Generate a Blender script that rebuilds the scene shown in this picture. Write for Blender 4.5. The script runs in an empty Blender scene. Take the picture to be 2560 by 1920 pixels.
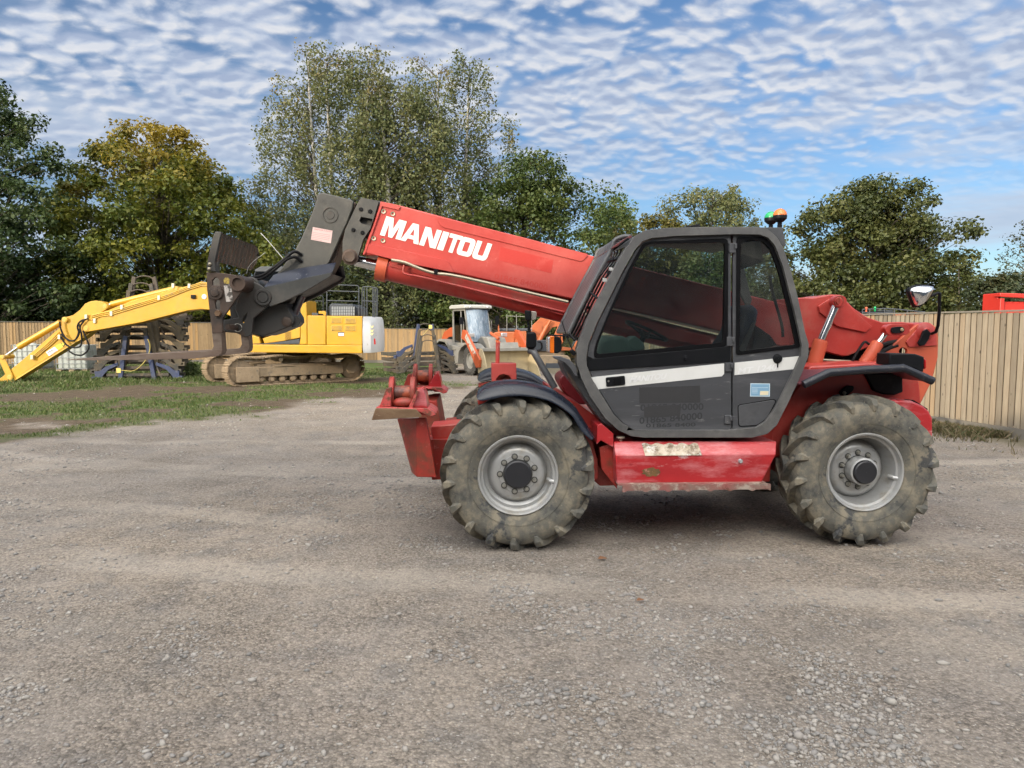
import bpy, math, random, numpy as np
from mathutils import Vector, Matrix
from mathutils.geometry import tessellate_polygon
R = math.radians
random.seed(7); RNG = np.random.default_rng(11)
C = bpy.context.scene.collection
SC = bpy.context.scene

# ------------------------------------------------------------------ camera
F = 1775.0; CAMH = 1.8; TH = math.atan(140/F)
cam = bpy.data.cameras.new('camera'); cam.sensor_width = 36; cam.lens = 36*F/2560
cam.clip_end = 3000; cam.clip_start = .05
camo = bpy.data.objects.new('camera', cam); C.objects.link(camo)
camo.location = (0, 0, CAMH); camo.rotation_euler = (math.pi/2-TH, 0, 0)
SC.camera = camo
def ray(px, py):
    v = (960-py)/F
    return Vector(((px-1280)/F, math.cos(TH)+v*math.sin(TH), -math.sin(TH)+v*math.cos(TH)))
def terr(x, y):
    def ss(t): t = min(max(t, 0), 1); return t*t*(3-2*t)
    return -.33*ss((y-24)/9)*ss((x+15)/9)
def at(px, py, Y):
    d = ray(px, py); t = Y/d.y
    return Vector((d.x*t, Y, CAMH+d.z*t))
def gnd(px, py, z=0):
    d = ray(px, py); t = (z-CAMH)/d.z
    return Vector((d.x*t, d.y*t, z))
class Fr:
    """a thing's own axes: u along it, w away from its near side, z up"""
    def __init__(s, x, y, deg, z=0):
        s.o = Vector((x, y, z)); a = R(deg); s.a = a
        s.U = Vector((math.cos(a), math.sin(a), 0)); s.W = Vector((-math.sin(a), math.cos(a), 0))
    def p(s, px, py, w):
        d = ray(px, py); c = Vector((0, 0, CAMH))
        t = (w+s.o.dot(s.W)-c.dot(s.W))/d.dot(s.W)
        q = c+d*t-s.o
        return (q.dot(s.U), q.z)
    def q(s, pts, w): return [s.p(x, y, w) for x, y in pts]
    def P(s, px, py, w):
        u, z = s.p(px, py, w); return Vector((u, w, z))
    def world(s, u, w, z): return s.o+s.U*u+s.W*w+Vector((0, 0, z))
def Z(x0, y0, sc): return lambda *pts: [(x0+x*sc, y0+y*sc) for x, y in pts]
zA = Z(1340, 480, .38585); zB = Z(1900, 640, .29837); zC = Z(900, 860, .3376); zD = Z(1460, 1040, .24412)
zE = Z(1900, 960, .26525); zF = Z(480, 440, .25316); zG = Z(860, 460, .31646); zH = Z(480, 700, .22604)
zI = Z(0, 640, .25316); zJ = Z(900, 700, .25316); zK = Z(230, 680, .17483); zL = Z(930, 790, .09946)
zM = Z(500, 560, .20489); zN = Z(2100, 700, .25915); zO = Z(900, 880, .20494); zP = Z(1320, 860, .21696)
zQ = Z(700, 480, .14465); zR = Z(1780, 560, .20495); zS = Z(0, 700, .17485); zT = Z(1080, 760, .18083)
zU = Z(1340, 560, .20489); zV = Z(1560, 900, .19892)

# ------------------------------------------------------------------ materials
def nd(nt, typ, **kw):
    n = nt.nodes.new(typ)
    for k, v in kw.items():
        if k in n.inputs: n.inputs[k].default_value = v
        else: setattr(n, k, v)
    return n
def ramp(nt, a, b, c0=(0, 0, 0, 1), c1=(1, 1, 1, 1)):
    r = nt.nodes.new('ShaderNodeValToRGB'); e = r.color_ramp.elements
    e[0].position, e[0].color, e[1].position, e[1].color = a, c0, b, c1
    return r
def c4(c): return (c[0], c[1], c[2], 1)
def mixc(nt, fac, a, b, mode='MIX'):
    m = nt.nodes.new('ShaderNodeMix'); m.data_type = 'RGBA'; m.blend_type = mode
    L = nt.links.new
    for idx, v in ((0, fac), (6, a), (7, b)):
        if isinstance(v, (int, float)): m.inputs[idx].default_value = v
        elif isinstance(v, tuple): m.inputs[idx].default_value = c4(v)
        else: L(v, m.inputs[idx])
    return m.outputs[2]
def base_mat(name):
    m = bpy.data.materials.new(name); m.use_nodes = True; nt = m.node_tree
    return m, nt, nt.nodes['Principled BSDF'], nt.links.new
def pmat(name, col, col2=None, rough=.5, metal=0, ns=3, spots=(), bump=.0, bs=60, stretch=None, coat=0, spec=.5, emit=0):
    """painted / worn surface: col..col2 by noise, then spots = (colour, scale, lo, hi, strength)"""
    m, nt, b, L = base_mat(name)
    tc = nd(nt, 'ShaderNodeTexCoord'); mp = nd(nt, 'ShaderNodeMapping'); L(tc.outputs['Object'], mp.inputs[0])
    if stretch: mp.inputs['Scale'].default_value = stretch
    n = nd(nt, 'ShaderNodeTexNoise', Scale=ns, Detail=6, Roughness=.62); L(mp.outputs[0], n.inputs['Vector'])
    r = ramp(nt, .35, .66); L(n.outputs[0], r.inputs[0])
    out = mixc(nt, r.outputs[0], tuple(col), tuple(col2 or [c*.86 for c in col]))
    rr = None
    for i, (sc_, s, lo, hi, st) in enumerate(spots):
        n2 = nd(nt, 'ShaderNodeTexNoise', Scale=s, Detail=8, Roughness=.7)
        mp2 = nd(nt, 'ShaderNodeMapping'); mp2.inputs['Location'].default_value = (3.1*i+1, 7.7*i, 2.2)
        L(mp.outputs[0], mp2.inputs[0]); L(mp2.outputs[0], n2.inputs['Vector'])
        r2 = ramp(nt, lo, hi, (0, 0, 0, 1), (st, st, st, 1)); L(n2.outputs[0], r2.inputs[0])
        out = mixc(nt, r2.outputs[0], out, tuple(sc_)); rr = r2
    L(out, b.inputs['Base Color'])
    b.inputs['Metallic'].default_value = metal; b.inputs['Coat Weight'].default_value = coat
    b.inputs['Specular IOR Level'].default_value = spec
    if emit: L(out, b.inputs['Emission Color']); b.inputs['Emission Strength'].default_value = emit
    n3 = nd(nt, 'ShaderNodeTexNoise', Scale=ns*2.7, Detail=5); L(mp.outputs[0], n3.inputs['Vector'])
    mr = nd(nt, 'ShaderNodeMapRange'); mr.inputs[3].default_value = max(rough-.1, .03); mr.inputs[4].default_value = min(rough+.14, 1)
    L(n3.outputs[0], mr.inputs[0]); L(mr.outputs[0], b.inputs['Roughness'])
    if bump:
        n4 = nd(nt, 'ShaderNodeTexNoise', Scale=bs, Detail=6, Roughness=.6); L(mp.outputs[0], n4.inputs['Vector'])
        bp = nd(nt, 'ShaderNodeBump', Strength=min(bump, 1), Distance=.004); L(n4.outputs[0], bp.inputs['Height'])
        L(bp.outputs[0], b.inputs['Normal'])
    return m
def flat(name, col, rough=.5, metal=0, coat=0):
    return pmat(name, col, [c*.9 for c in col], rough, metal, 5, coat=coat)
def glass_mat(name, tint, refl=.06, rough=.02, dirt=.0):
    m = bpy.data.materials.new(name); m.use_nodes = True; nt = m.node_tree; L = nt.links.new
    nt.nodes.clear(); o = nd(nt, 'ShaderNodeOutputMaterial')
    t = nd(nt, 'ShaderNodeBsdfTransparent'); t.inputs[0].default_value = c4(tint)
    g = nd(nt, 'ShaderNodeBsdfGlossy'); g.inputs['Roughness'].default_value = rough
    fr = nd(nt, 'ShaderNodeFresnel', IOR=1.5); mx = nd(nt, 'ShaderNodeMixShader')
    add = nd(nt, 'ShaderNodeMath', operation='ADD'); L(fr.outputs[0], add.inputs[0]); add.inputs[1].default_value = refl
    L(add.outputs[0], mx.inputs[0]); L(t.outputs[0], mx.inputs[1]); L(g.outputs[0], mx.inputs[2])
    d = nd(nt, 'ShaderNodeBsdfDiffuse'); d.inputs[0].default_value = (.35, .34, .3, 1)
    n = nd(nt, 'ShaderNodeTexNoise', Scale=6, Detail=8); tc = nd(nt, 'ShaderNodeTexCoord'); L(tc.outputs['Object'], n.inputs['Vector'])
    rp = ramp(nt, .4, .8, (dirt*.3,)*3+(1,), (dirt*2,)*3+(1,)); L(n.outputs[0], rp.inputs[0])
    m2 = nd(nt, 'ShaderNodeMixShader'); L(rp.outputs[0], m2.inputs[0]); L(mx.outputs[0], m2.inputs[1]); L(d.outputs[0], m2.inputs[2])
    L(m2.outputs[0], o.inputs[0]); return m

# ------------------------------------------------------------------ mesh building
class MB:
    def __init__(s): s.v = []; s.f = []
    def add(s, vs, fs):
        n = len(s.v); s.v += [tuple(v) for v in vs]; s.f += [tuple(i+n for i in f) for f in fs]; return s
    def prism(s, poly, w0, w1, holes=()):
        """poly = [(u,z)..] extruded along w"""
        loops = [list(poly)]+[list(h) for h in holes]
        allp = [p for l in loops for p in l]; n = len(allp)
        if holes:
            tris = tessellate_polygon([[Vector((p[0], p[1], 0)) for p in l] for l in loops])
        else: tris = [tuple(range(n))]
        def area(l): return sum(l[i-1][0]*l[i][1]-l[i][0]*l[i-1][1] for i in range(len(l)))
        vs = [(p[0], w0, p[1]) for p in allp]+[(p[0], w1, p[1]) for p in allp]; fs = []
        for t in tris:
            a = area([allp[i] for i in t])
            t = tuple(t) if a > 0 else tuple(reversed(t))
            fs.append(t); fs.append(tuple(i+n for i in reversed(t)))
        k = 0
        for li, l in enumerate(loops):
            m = len(l); ccw = area(l) > 0
            if li: ccw = not ccw
            for i in range(m):
                a, b = k+i, k+(i+1) % m
                q = (b, a, a+n, b+n) if ccw else (a, b, b+n, a+n)
                fs.append(q)
            k += m
        return s.add(vs, fs)
    def uprism(s, poly, u0, u1):
        """poly = [(w,z)..] extruded along u"""
        n = len(poly)
        vs = [(u0, p[0], p[1]) for p in poly]+[(u1, p[0], p[1]) for p in poly]
        fs = [tuple(range(n)), tuple(range(2*n-1, n-1, -1))]+[((i+1) % n, i, i+n, (i+1) % n+n) for i in range(n)]
        return s.add(vs, fs)
    def box(s, c, d, M=None):
        x, y, z = [k/2 for k in d]
        vs = [Vector((sx*x, sy*y, sz*z)) for sz in (-1, 1) for sy in (-1, 1) for sx in (-1, 1)]
        if M is not None: vs = [M @ v for v in vs]
        vs = [v+Vector(c) for v in vs]
        return s.add(vs, [(0, 2, 3, 1), (4, 5, 7, 6), (0, 1, 5, 4), (2, 6, 7, 3), (0, 4, 6, 2), (1, 3, 7, 5)])
    def b2(s, a, b):
        return s.box([(a[i]+b[i])/2 for i in range(3)], [abs(b[i]-a[i]) for i in range(3)])
    def bar(s, a, b, wd, ht, up=(0, 0, 1)):
        a, b = Vector(a), Vector(b); d = (b-a); l = d.length; d.normalize(); up = Vector(up)
        x = d.cross(up)
        if x.length < 1e-4: x = d.cross(Vector((1, 0, 0)))
        x.normalize(); y = x.cross(d); M = Matrix((x, d, y)).transposed()
        return s.box((a+b)/2, (wd, l, ht), M)
    def tube(s, pts, r, n=10, caps=True, closed=False):
        pts = [Vector(p) for p in pts]; m = len(pts); rs = r if isinstance(r, (list, tuple)) else [r]*m
        vs = []; up = None
        for i, p in enumerate(pts):
            if closed: d = pts[(i+1) % m]-pts[i-1]
            else: d = pts[min(i+1, m-1)]-pts[max(i-1, 0)]
            if d.length < 1e-9: d = Vector((0, 0, 1))
            d.normalize()
            if up is None:
                up = Vector((0, 0, 1)) if abs(d.z) < .9 else Vector((1, 0, 0))
            x = d.cross(up); x.normalize(); up = x.cross(d); up.normalize()
            for k in range(n):
                a = 2*math.pi*k/n; vs.append(p+x*(rs[i]*math.cos(a))+up*(rs[i]*math.sin(a)))
        fs = []
        for i in range(m if closed else m-1):
            j = (i+1) % m
            for k in range(n):
                fs.append((i*n+k, i*n+(k+1) % n, j*n+(k+1) % n, j*n+k))
        if caps and not closed:
            fs.append(tuple(range(n-1, -1, -1))); fs.append(tuple(range((m-1)*n, m*n)))
        return s.add(vs, fs)
    def cyl(s, a, b, r, n=24, r2=None): return s.tube([a, b], [r, r if r2 is None else r2], n)
    def lathe(s, prof, c=(0, 0, 0), axis='w', n=48, caps=False):
        """prof = [(r, a)..] spun about the axis through c"""
        vs = []
        for r, a in prof:
            for k in range(n):
                t = 2*math.pi*k/n; x, y = r*math.cos(t), r*math.sin(t)
                v = {'w': (x, a, y), 'z': (x, y, a), 'u': (a, x, y)}[axis]
                vs.append((v[0]+c[0], v[1]+c[1], v[2]+c[2]))
        fs = []
        for i in range(len(prof)-1):
            for k in range(n):
                k2 = (k+1) % n; fs.append((i*n+k, i*n+k2, (i+1)*n+k2, (i+1)*n+k))
        if caps: fs += [tuple(range(n)), tuple(range((len(prof)-1)*n, len(prof)*n))]
        return s.add(vs, fs)
    def loft(s, loops, caps=True, closed=True):
        n = len(loops[0]); vs = [p for l in loops for p in l]; fs = []
        for i in range(len(loops)-1):
            for k in range(n if closed else n-1):
                k2 = (k+1) % n; fs.append((i*n+k, i*n+k2, (i+1)*n+k2, (i+1)*n+k))
        if caps and closed: fs += [tuple(range(n-1, -1, -1)), tuple(range((len(loops)-1)*n, len(loops)*n))]
        return s.add(vs, fs)
    def sph(s, c, r, n=16, m=10, sc=(1, 1, 1), lo=-90, hi=90):
        prof = []
        for i in range(m+1):
            t = R(lo+(hi-lo)*i/m); prof.append((max(r*math.cos(t), 1e-4), r*math.sin(t)))
        k0 = len(s.v); s.lathe(prof, (0, 0, 0), 'z', n)
        s.v[k0:] = [(v[0]*sc[0]+c[0], v[1]*sc[1]+c[1], v[2]*sc[2]+c[2]) for v in s.v[k0:]]
        return s
    def xf(s, M): s.v = [tuple(M @ Vector(v)) for v in s.v]; return s
    def out(s, name, mat, parent=None, bevel=0, ang=35, fix=True, seg=2, **props):
        me = bpy.data.meshes.new(name); me.from_pydata(s.v, [], s.f); me.materials.append(mat)
        if fix:
            import bmesh
            bm = bmesh.new(); bm.from_mesh(me); bmesh.ops.recalc_face_normals(bm, faces=bm.faces); bm.to_mesh(me); bm.free()
        me.polygons.foreach_set('use_smooth', [True]*len(me.polygons)); me.set_sharp_from_angle(angle=R(ang))
        o = bpy.data.objects.new(name, me); C.objects.link(o)
        if parent is not None: o.parent = parent
        if bevel:
            b = o.modifiers.new('b', 'BEVEL'); b.width = bevel; b.segments = seg; b.limit_method = 'ANGLE'; b.angle_limit = R(40)
            b.harden_normals = False
        for k, v in props.items(): o[k] = v
        return o
def empty(name, loc=(0, 0, 0), rz=0, parent=None, **props):
    o = bpy.data.objects.new(name, None); C.objects.link(o); o.location = loc; o.rotation_euler = (0, 0, rz)
    o.empty_display_size = .2
    if parent is not None: o.parent = parent
    for k, v in props.items(): o[k] = v
    return o
def tag(o, label, cat, group=None):
    o['label'] = label; o['category'] = cat
    if group: o['group'] = group
    return o
def kids(o): return [c for c in bpy.data.objects if c.parent == o]
def copy_tree(o, parent=None):
    c = o.copy(); C.objects.link(c); c.parent = parent
    for ch in kids(o): copy_tree(ch, c)
    return c
def mirror_w(o, wc, parent=None):
    """the far-side twin of a part: its mesh mirrored across w = wc"""
    c = o.copy(); C.objects.link(c); c.parent = parent or o.parent
    if o.data:
        me = o.data.copy(); c.data = me
        n = len(me.vertices); a = np.empty(n*3); me.vertices.foreach_get('co', a); a[1::3] = -a[1::3]
        if parent is None or o.location.length == 0: pass
        me.vertices.foreach_set('co', a); me.flip_normals()
    if parent is None: c.location.y = 2*wc-o.location.y
    else: c.location.y = -o.location.y
    for ch in kids(o): mirror_w(ch, 0, c)
    return c
def fast_mesh(name, V, Fq, mat, rnd=None, attr='rnd'):
    """V (n,3), Fq (m,k) -> mesh object, optionally a per-face random attribute"""
    V = np.asarray(V, dtype=np.float32); Fq = np.asarray(Fq, dtype=np.int32); k = Fq.shape[1]
    me = bpy.data.meshes.new(name); me.vertices.add(len(V)); me.vertices.foreach_set('co', V.ravel())
    me.loops.add(Fq.size); me.loops.foreach_set('vertex_index', Fq.ravel())
    me.polygons.add(len(Fq)); me.polygons.foreach_set('loop_start', np.arange(0, Fq.size, k, dtype=np.int32))
    me.update(calc_edges=True); me.materials.append(mat)
    if rnd is not None:
        a = me.attributes.new(attr, 'FLOAT', 'FACE'); a.data.foreach_set('value', np.asarray(rnd, dtype=np.float32))
    o = bpy.data.objects.new(name, me); C.objects.link(o); return o
def vnoise(x, y, sc, seed=0):
    x = np.asarray(x)*sc; y = np.asarray(y)*sc
    xi = np.floor(x).astype(np.int64); yi = np.floor(y).astype(np.int64); fx = x-xi; fy = y-yi
    fx = fx*fx*(3-2*fx); fy = fy*fy*(3-2*fy)
    def h(a, b):
        n = (a*374761393+b*668265263+seed*2147483647) & 0xffffffff
        n = ((n ^ (n >> 13))*1274126177) & 0xffffffff
        return ((n ^ (n >> 16)) & 0xffff)/65535.
    return (h(xi, yi)*(1-fx)+h(xi+1, yi)*fx)*(1-fy)+(h(xi, yi+1)*(1-fx)+h(xi+1, yi+1)*fx)*fy
def fbm(x, y, sc, seed=0, o=4):
    t = 0; a = .5
    for i in range(o): t = t+a*vnoise(x, y, sc*2**i, seed+i*17); a *= .5
    return t/(1-.5**o)
def arc(c, r, a0, a1, n):
    return [(c[0]+r*math.cos(R(a0+(a1-a0)*i/n)), c[1]+r*math.sin(R(a0+(a1-a0)*i/n))) for i in range(n+1)]
def circ(c, r, n=20): return [(c[0]+r*math.cos(2*math.pi*i/n), c[1]+r*math.sin(2*math.pi*i/n)) for i in range(n)]
def rounded(pts, r, n=4):
    out = []; m = len(pts)
    for i in range(m):
        p = Vector(pts[i]); a = (Vector(pts[i-1])-p); b = (Vector(pts[(i+1) % m])-p)
        rr = min(r, a.length*.45, b.length*.45); A = p+a.normalized()*rr; B = p+b.normalized()*rr
        for k in range(n+1):
            t = k/n; q = A*(1-t)**2+p*2*t*(1-t)+B*t*t; out.append((q.x, q.y))
    return out
def smoothp(pts, n=4):
    """Catmull-Rom through 3D points"""
    P = [Vector(p) for p in pts]; P = [P[0]*2-P[1]]+P+[P[-1]*2-P[-2]]; o = []
    for i in range(1, len(P)-2):
        for k in range(n):
            t = k/n; a, b, c, d = P[i-1:i+3]
            o.append(.5*((2*b)+(c-a)*t+(2*a-5*b+4*c-d)*t*t+(3*b-a-3*c+d)*t**3))
    o.append(P[-2]); return o
def font_on(fr, body, quad, w, mat, parent, name='lettering', bold=0.02, shear=0, th=.0015):
    """letters laid on the w-plane of fr inside quad = (bl, br, tr, tl) in photo pixels"""
    cu = bpy.data.curves.new('t', 'FONT'); cu.body = body; cu.offset = bold; cu.shear = shear; cu.resolution_u = 3
    o = bpy.data.objects.new('t', cu); C.objects.link(o); dg = bpy.context.evaluated_depsgraph_get(); dg.update()
    me = bpy.data.meshes.new_from_object(o.evaluated_get(dg)); bpy.data.objects.remove(o)
    co = [v.co.copy() for v in me.vertices]; xs = [c.x for c in co]; ys = [c.y for c in co]
    x0, x1, y0, y1 = min(xs), max(xs), min(ys), max(ys)
    bl, br, tr, tl = [fr.P(a, b, w) for a, b in quad]
    vs = []
    for c in co:
        s, t = (c.x-x0)/(x1-x0), (c.y-y0)/(y1-y0)
        vs.append((bl*(1-s)+br*s)*(1-t)+(tl*(1-s)+tr*s)*t)
    fs = [tuple(p.vertices) for p in me.polygons]; bpy.data.meshes.remove(me); n = len(vs)
    return MB().add(vs, fs).out(name, mat, parent, fix=False)
GLY = {'M': [[(0, 0), (0, 1), (.37, 1), (.5, .45), (.63, 1), (1, 1), (1, 0), (.76, 0), (.76, .68), (.6, 0), (.4, 0), (.24, .68), (.24, 0)]],
 'A': [[(0, 0), (.33, 1), (.67, 1), (1, 0), (.72, 0), (.665, .18), (.335, .18), (.28, 0)], [(.395, .38), (.5, .74), (.605, .38)]],
 'N': [[(0, 0), (0, 1), (.34, 1), (.7, .42), (.7, 1), (1, 1), (1, 0), (.66, 0), (.3, .58), (.3, 0)]],
 'I': [[(0, 0), (0, 1), (1, 1), (1, 0)]],
 'T': [[(.34, 0), (.34, .77), (0, .77), (0, 1), (1, 1), (1, .77), (.66, .77), (.66, 0)]],
 'O': [[(.2, 0), (.06, .07), (0, .22), (0, .78), (.06, .93), (.2, 1), (.8, 1), (.94, .93), (1, .78), (1, .22), (.94, .07), (.8, 0)],
       [(.34, .24), (.32, .3), (.32, .7), (.34, .76), (.66, .76), (.68, .7), (.68, .3), (.66, .24)]],
 'U': [[(0, 1), (.32, 1), (.32, .3), (.36, .24), (.64, .24), (.68, .3), (.68, 1), (1, 1), (1, .22), (.94, .07), (.8, 0), (.2, 0), (.06, .07), (0, .22)]]}
def block_word(fr, quad, w, mat, parent, name='lettering'):
    ws = [('M', 1.18), ('A', 1.05), ('N', .95), ('I', .36), ('T', .74), ('O', .86), ('U', .86)]
    gap = [.0, .03, .08, .06, -.07, .05]; tot = sum(x for _, x in ws)+sum(gap); mb = MB(); x = 0
    bl, br, tr, tl = [fr.P(a, b, w) for a, b in quad]
    for i, (g, wd) in enumerate(ws):
        loops = GLY[g]; lp = [[Vector(((x+p[0]*wd)/tot, p[1], 0)) for p in l] for l in loops]
        fl = [p for l in lp for p in l]; tr_ = tessellate_polygon(lp)
        vs = [(bl*(1-p.x)+br*p.x)*(1-p.y)+(tl*(1-p.x)+tr*p.x)*p.y for p in fl]
        mb.add(vs, [tuple(t) for t in tr_]); x += wd+(gap[i] if i < 6 else 0)
    return mb.out(name, mat, parent, fix=False)
# ------------------------------------------------------------------ light, sky
SUN_EL, SUN_AZ = 17, 222   # azimuth clockwise from +y: the sun is behind the camera's left shoulder
sv = Vector((math.sin(R(SUN_AZ))*math.cos(R(SUN_EL)), math.cos(R(SUN_AZ))*math.cos(R(SUN_EL)), math.sin(R(SUN_EL))))
sl = bpy.data.lights.new('sun', 'SUN'); sl.energy = 4.4; sl.angle = R(.6); sl.color = (1, .86, .66)
so = bpy.data.objects.new('sun', sl); C.objects.link(so); so.rotation_euler = sv.to_track_quat('Z', 'Y').to_euler()
wd = bpy.data.worlds.new('World'); SC.world = wd; wd.use_nodes = True; wd.cycles.sampling_method = 'MANUAL'; wd.cycles.sample_map_resolution = 512; nt = wd.node_tree; L = nt.links.new
bg = nt.nodes['Background']; bg.inputs[1].default_value = .13
sky = nd(nt, 'ShaderNodeTexSky', sky_type='NISHITA', sun_disc=False, sun_elevation=R(SUN_EL), sun_rotation=R(SUN_AZ), altitude=50, air_density=1.0, dust_density=.6, ozone_density=2.2)
geo = nd(nt, 'ShaderNodeTexCoord'); sp = nd(nt, 'ShaderNodeSeparateXYZ'); L(geo.outputs['Generated'], sp.inputs[0])
def M(op, a, b=None, c=None, cl=False):
    n = nd(nt, 'ShaderNodeMath', operation=op); n.use_clamp = cl
    for i, v in enumerate((a, b, c)):
        if v is None: continue
        if isinstance(v, (int, float)): n.inputs[i].default_value = v
        else: L(v, n.inputs[i])
    return n.outputs[0]
zz = M('MAXIMUM', sp.outputs[2], .0); den = M('ADD', zz, .30)
cx = M('DIVIDE', sp.outputs[0], den); cy = M('DIVIDE', sp.outputs[1], den)
cv = nd(nt, 'ShaderNodeCombineXYZ'); L(cx, cv.inputs[0]); L(cy, cv.inputs[1])
def cloud(off):
    mp = nd(nt, 'ShaderNodeMapping'); mp.inputs['Location'].default_value = off; L(cv.outputs[0], mp.inputs[0])
    mp.inputs['Rotation'].default_value = (0, 0, R(-16)); mp.inputs['Scale'].default_value = (.92, 1.25, 1)
    w1 = nd(nt, 'ShaderNodeTexNoise', noise_dimensions='2D', Scale=5.0, Detail=3, Roughness=.55); L(mp.outputs[0], w1.inputs['Vector'])
    va = nd(nt, 'ShaderNodeVectorMath', operation='MULTIPLY_ADD'); L(w1.outputs['Color'], va.inputs[0])
    va.inputs[1].default_value = (.075, .075, 0); L(mp.outputs[0], va.inputs[2])
    vo = nd(nt, 'ShaderNodeTexVoronoi', Scale=13, feature='SMOOTH_F1', voronoi_dimensions='2D', Smoothness=.55); L(va.outputs[0], vo.inputs['Vector'])
    vo2 = nd(nt, 'ShaderNodeTexVoronoi', Scale=30, feature='SMOOTH_F1', voronoi_dimensions='2D', Smoothness=.6); L(va.outputs[0], vo2.inputs['Vector'])
    n1 = nd(nt, 'ShaderNodeTexNoise', noise_dimensions='2D', Scale=1.5, Detail=4, Roughness=.45); L(mp.outputs[0], n1.inputs['Vector'])
    n2 = nd(nt, 'ShaderNodeTexNoise', noise_dimensions='2D', Scale=24, Detail=5, Roughness=.62); L(va.outputs[0], n2.inputs['Vector'])
    a = M('MULTIPLY', vo.outputs['Distance'], -1.05); a = M('MULTIPLY_ADD', vo2.outputs['Distance'], -.62, a)
    a = M('MULTIPLY_ADD', n1.outputs[0], 1.7, a); a = M('MULTIPLY_ADD', n2.outputs[0], .62, a)
    return M('ADD', a, .08)
d0 = cloud((3.2, 1.7, 0)); d1 = cloud((3.2+.009, 1.7+.022, 0))
cov = nd(nt, 'ShaderNodeMapRange', interpolation_type='SMOOTHSTEP'); cov.inputs[1].default_value = -.02; cov.inputs[2].default_value = .72; L(d0, cov.inputs[0])
sh = M('SUBTRACT', d0, d1); sh = M('MULTIPLY_ADD', sh, 1.25, .50, cl=True)
thick = nd(nt, 'ShaderNodeMapRange'); thick.inputs[1].default_value = .45; thick.inputs[2].default_value = .95; thick.inputs[3].default_value = 0; thick.inputs[4].default_value = .22; L(d0, thick.inputs[0])
sh = M('SUBTRACT', sh, thick.outputs[0], cl=True)
csh = nd(nt, 'ShaderNodeValToRGB'); e = csh.color_ramp.elements
e[0].position = .05; e[0].color = (3.0, 3.6, 4.9, 1); e[1].position = .92; e[1].color = (6.1, 6.2, 6.5, 1)
m_ = csh.color_ramp.elements.new(.45); m_.color = (4.2, 4.75, 5.8, 1); L(sh, csh.inputs[0])
# extra glow added to clouds high behind the camera, fills the shaded yard
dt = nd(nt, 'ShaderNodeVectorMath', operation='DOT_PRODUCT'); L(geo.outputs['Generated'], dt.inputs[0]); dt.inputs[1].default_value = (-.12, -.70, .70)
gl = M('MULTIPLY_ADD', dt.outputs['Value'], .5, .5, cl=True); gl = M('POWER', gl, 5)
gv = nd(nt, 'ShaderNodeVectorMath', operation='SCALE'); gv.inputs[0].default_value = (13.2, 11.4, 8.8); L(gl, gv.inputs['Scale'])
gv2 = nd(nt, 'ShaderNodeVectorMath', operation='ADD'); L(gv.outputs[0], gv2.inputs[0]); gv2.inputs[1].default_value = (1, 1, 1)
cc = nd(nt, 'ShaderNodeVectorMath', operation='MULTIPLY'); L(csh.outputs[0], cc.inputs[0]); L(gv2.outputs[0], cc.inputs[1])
skc = nd(nt, 'ShaderNodeVectorMath', operation='MULTIPLY'); L(sky.outputs[0], skc.inputs[0]); skc.inputs[1].default_value = (.78, .92, 1.08)
bk = nd(nt, 'ShaderNodeCombineXYZ'); L(M('MULTIPLY', sp.outputs[0], 2.2), bk.inputs[0]); L(M('MULTIPLY', zz, 15.), bk.inputs[1])
bn = nd(nt, 'ShaderNodeTexNoise', noise_dimensions='2D', Scale=1.0, Detail=6, Roughness=.58); L(bk.outputs[0], bn.inputs['Vector'])
bw = nd(nt, 'ShaderNodeMapRange', interpolation_type='SMOOTHSTEP'); bw.inputs[1].default_value = .40; bw.inputs[2].default_value = .24; L(zz, bw.inputs[0])
bf = nd(nt, 'ShaderNodeMapRange', interpolation_type='SMOOTHSTEP'); bf.inputs[1].default_value = .40; bf.inputs[2].default_value = .66; L(bn.outputs[0], bf.inputs[0])
bank = M('MULTIPLY', M('MULTIPLY', bf.outputs[0], bw.outputs[0]), .85)
bcr = ramp(nt, .45, .75, (5.0, 5.5, 6.4, 1), (3.6, 4.3, 5.5, 1)); L(bn.outputs[0], bcr.inputs[0])
fade = nd(nt, 'ShaderNodeMapRange', interpolation_type='SMOOTHSTEP'); fade.inputs[1].default_value = .10; fade.inputs[2].default_value = .30; L(sp.outputs[2], fade.inputs[0])
fac = M('MULTIPLY', cov.outputs[0], fade.outputs[0]); fac = M('MULTIPLY', fac, .92)
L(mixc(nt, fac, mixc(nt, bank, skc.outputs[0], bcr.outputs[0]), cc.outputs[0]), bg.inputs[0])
SC.view_settings.view_transform = 'Standard'; SC.view_settings.look = 'None'; SC.view_settings.exposure = 0; SC.view_settings.gamma = 1
try:
    SC.cycles.use_denoising = True; SC.cycles.use_adaptive_sampling = True; SC.cycles.adaptive_threshold = .03; SC.cycles.max_bounces = 5; SC.cycles.transparent_max_bounces = 12
    SC.cycles.diffuse_bounces = 2; SC.cycles.glossy_bounces = 2; SC.cycles.transmission_bounces = 4
    SC.cycles.caustics_reflective = False; SC.cycles.caustics_refractive = False; SC.cycles.sample_clamp_indirect = 6
except Exception: pass

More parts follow.
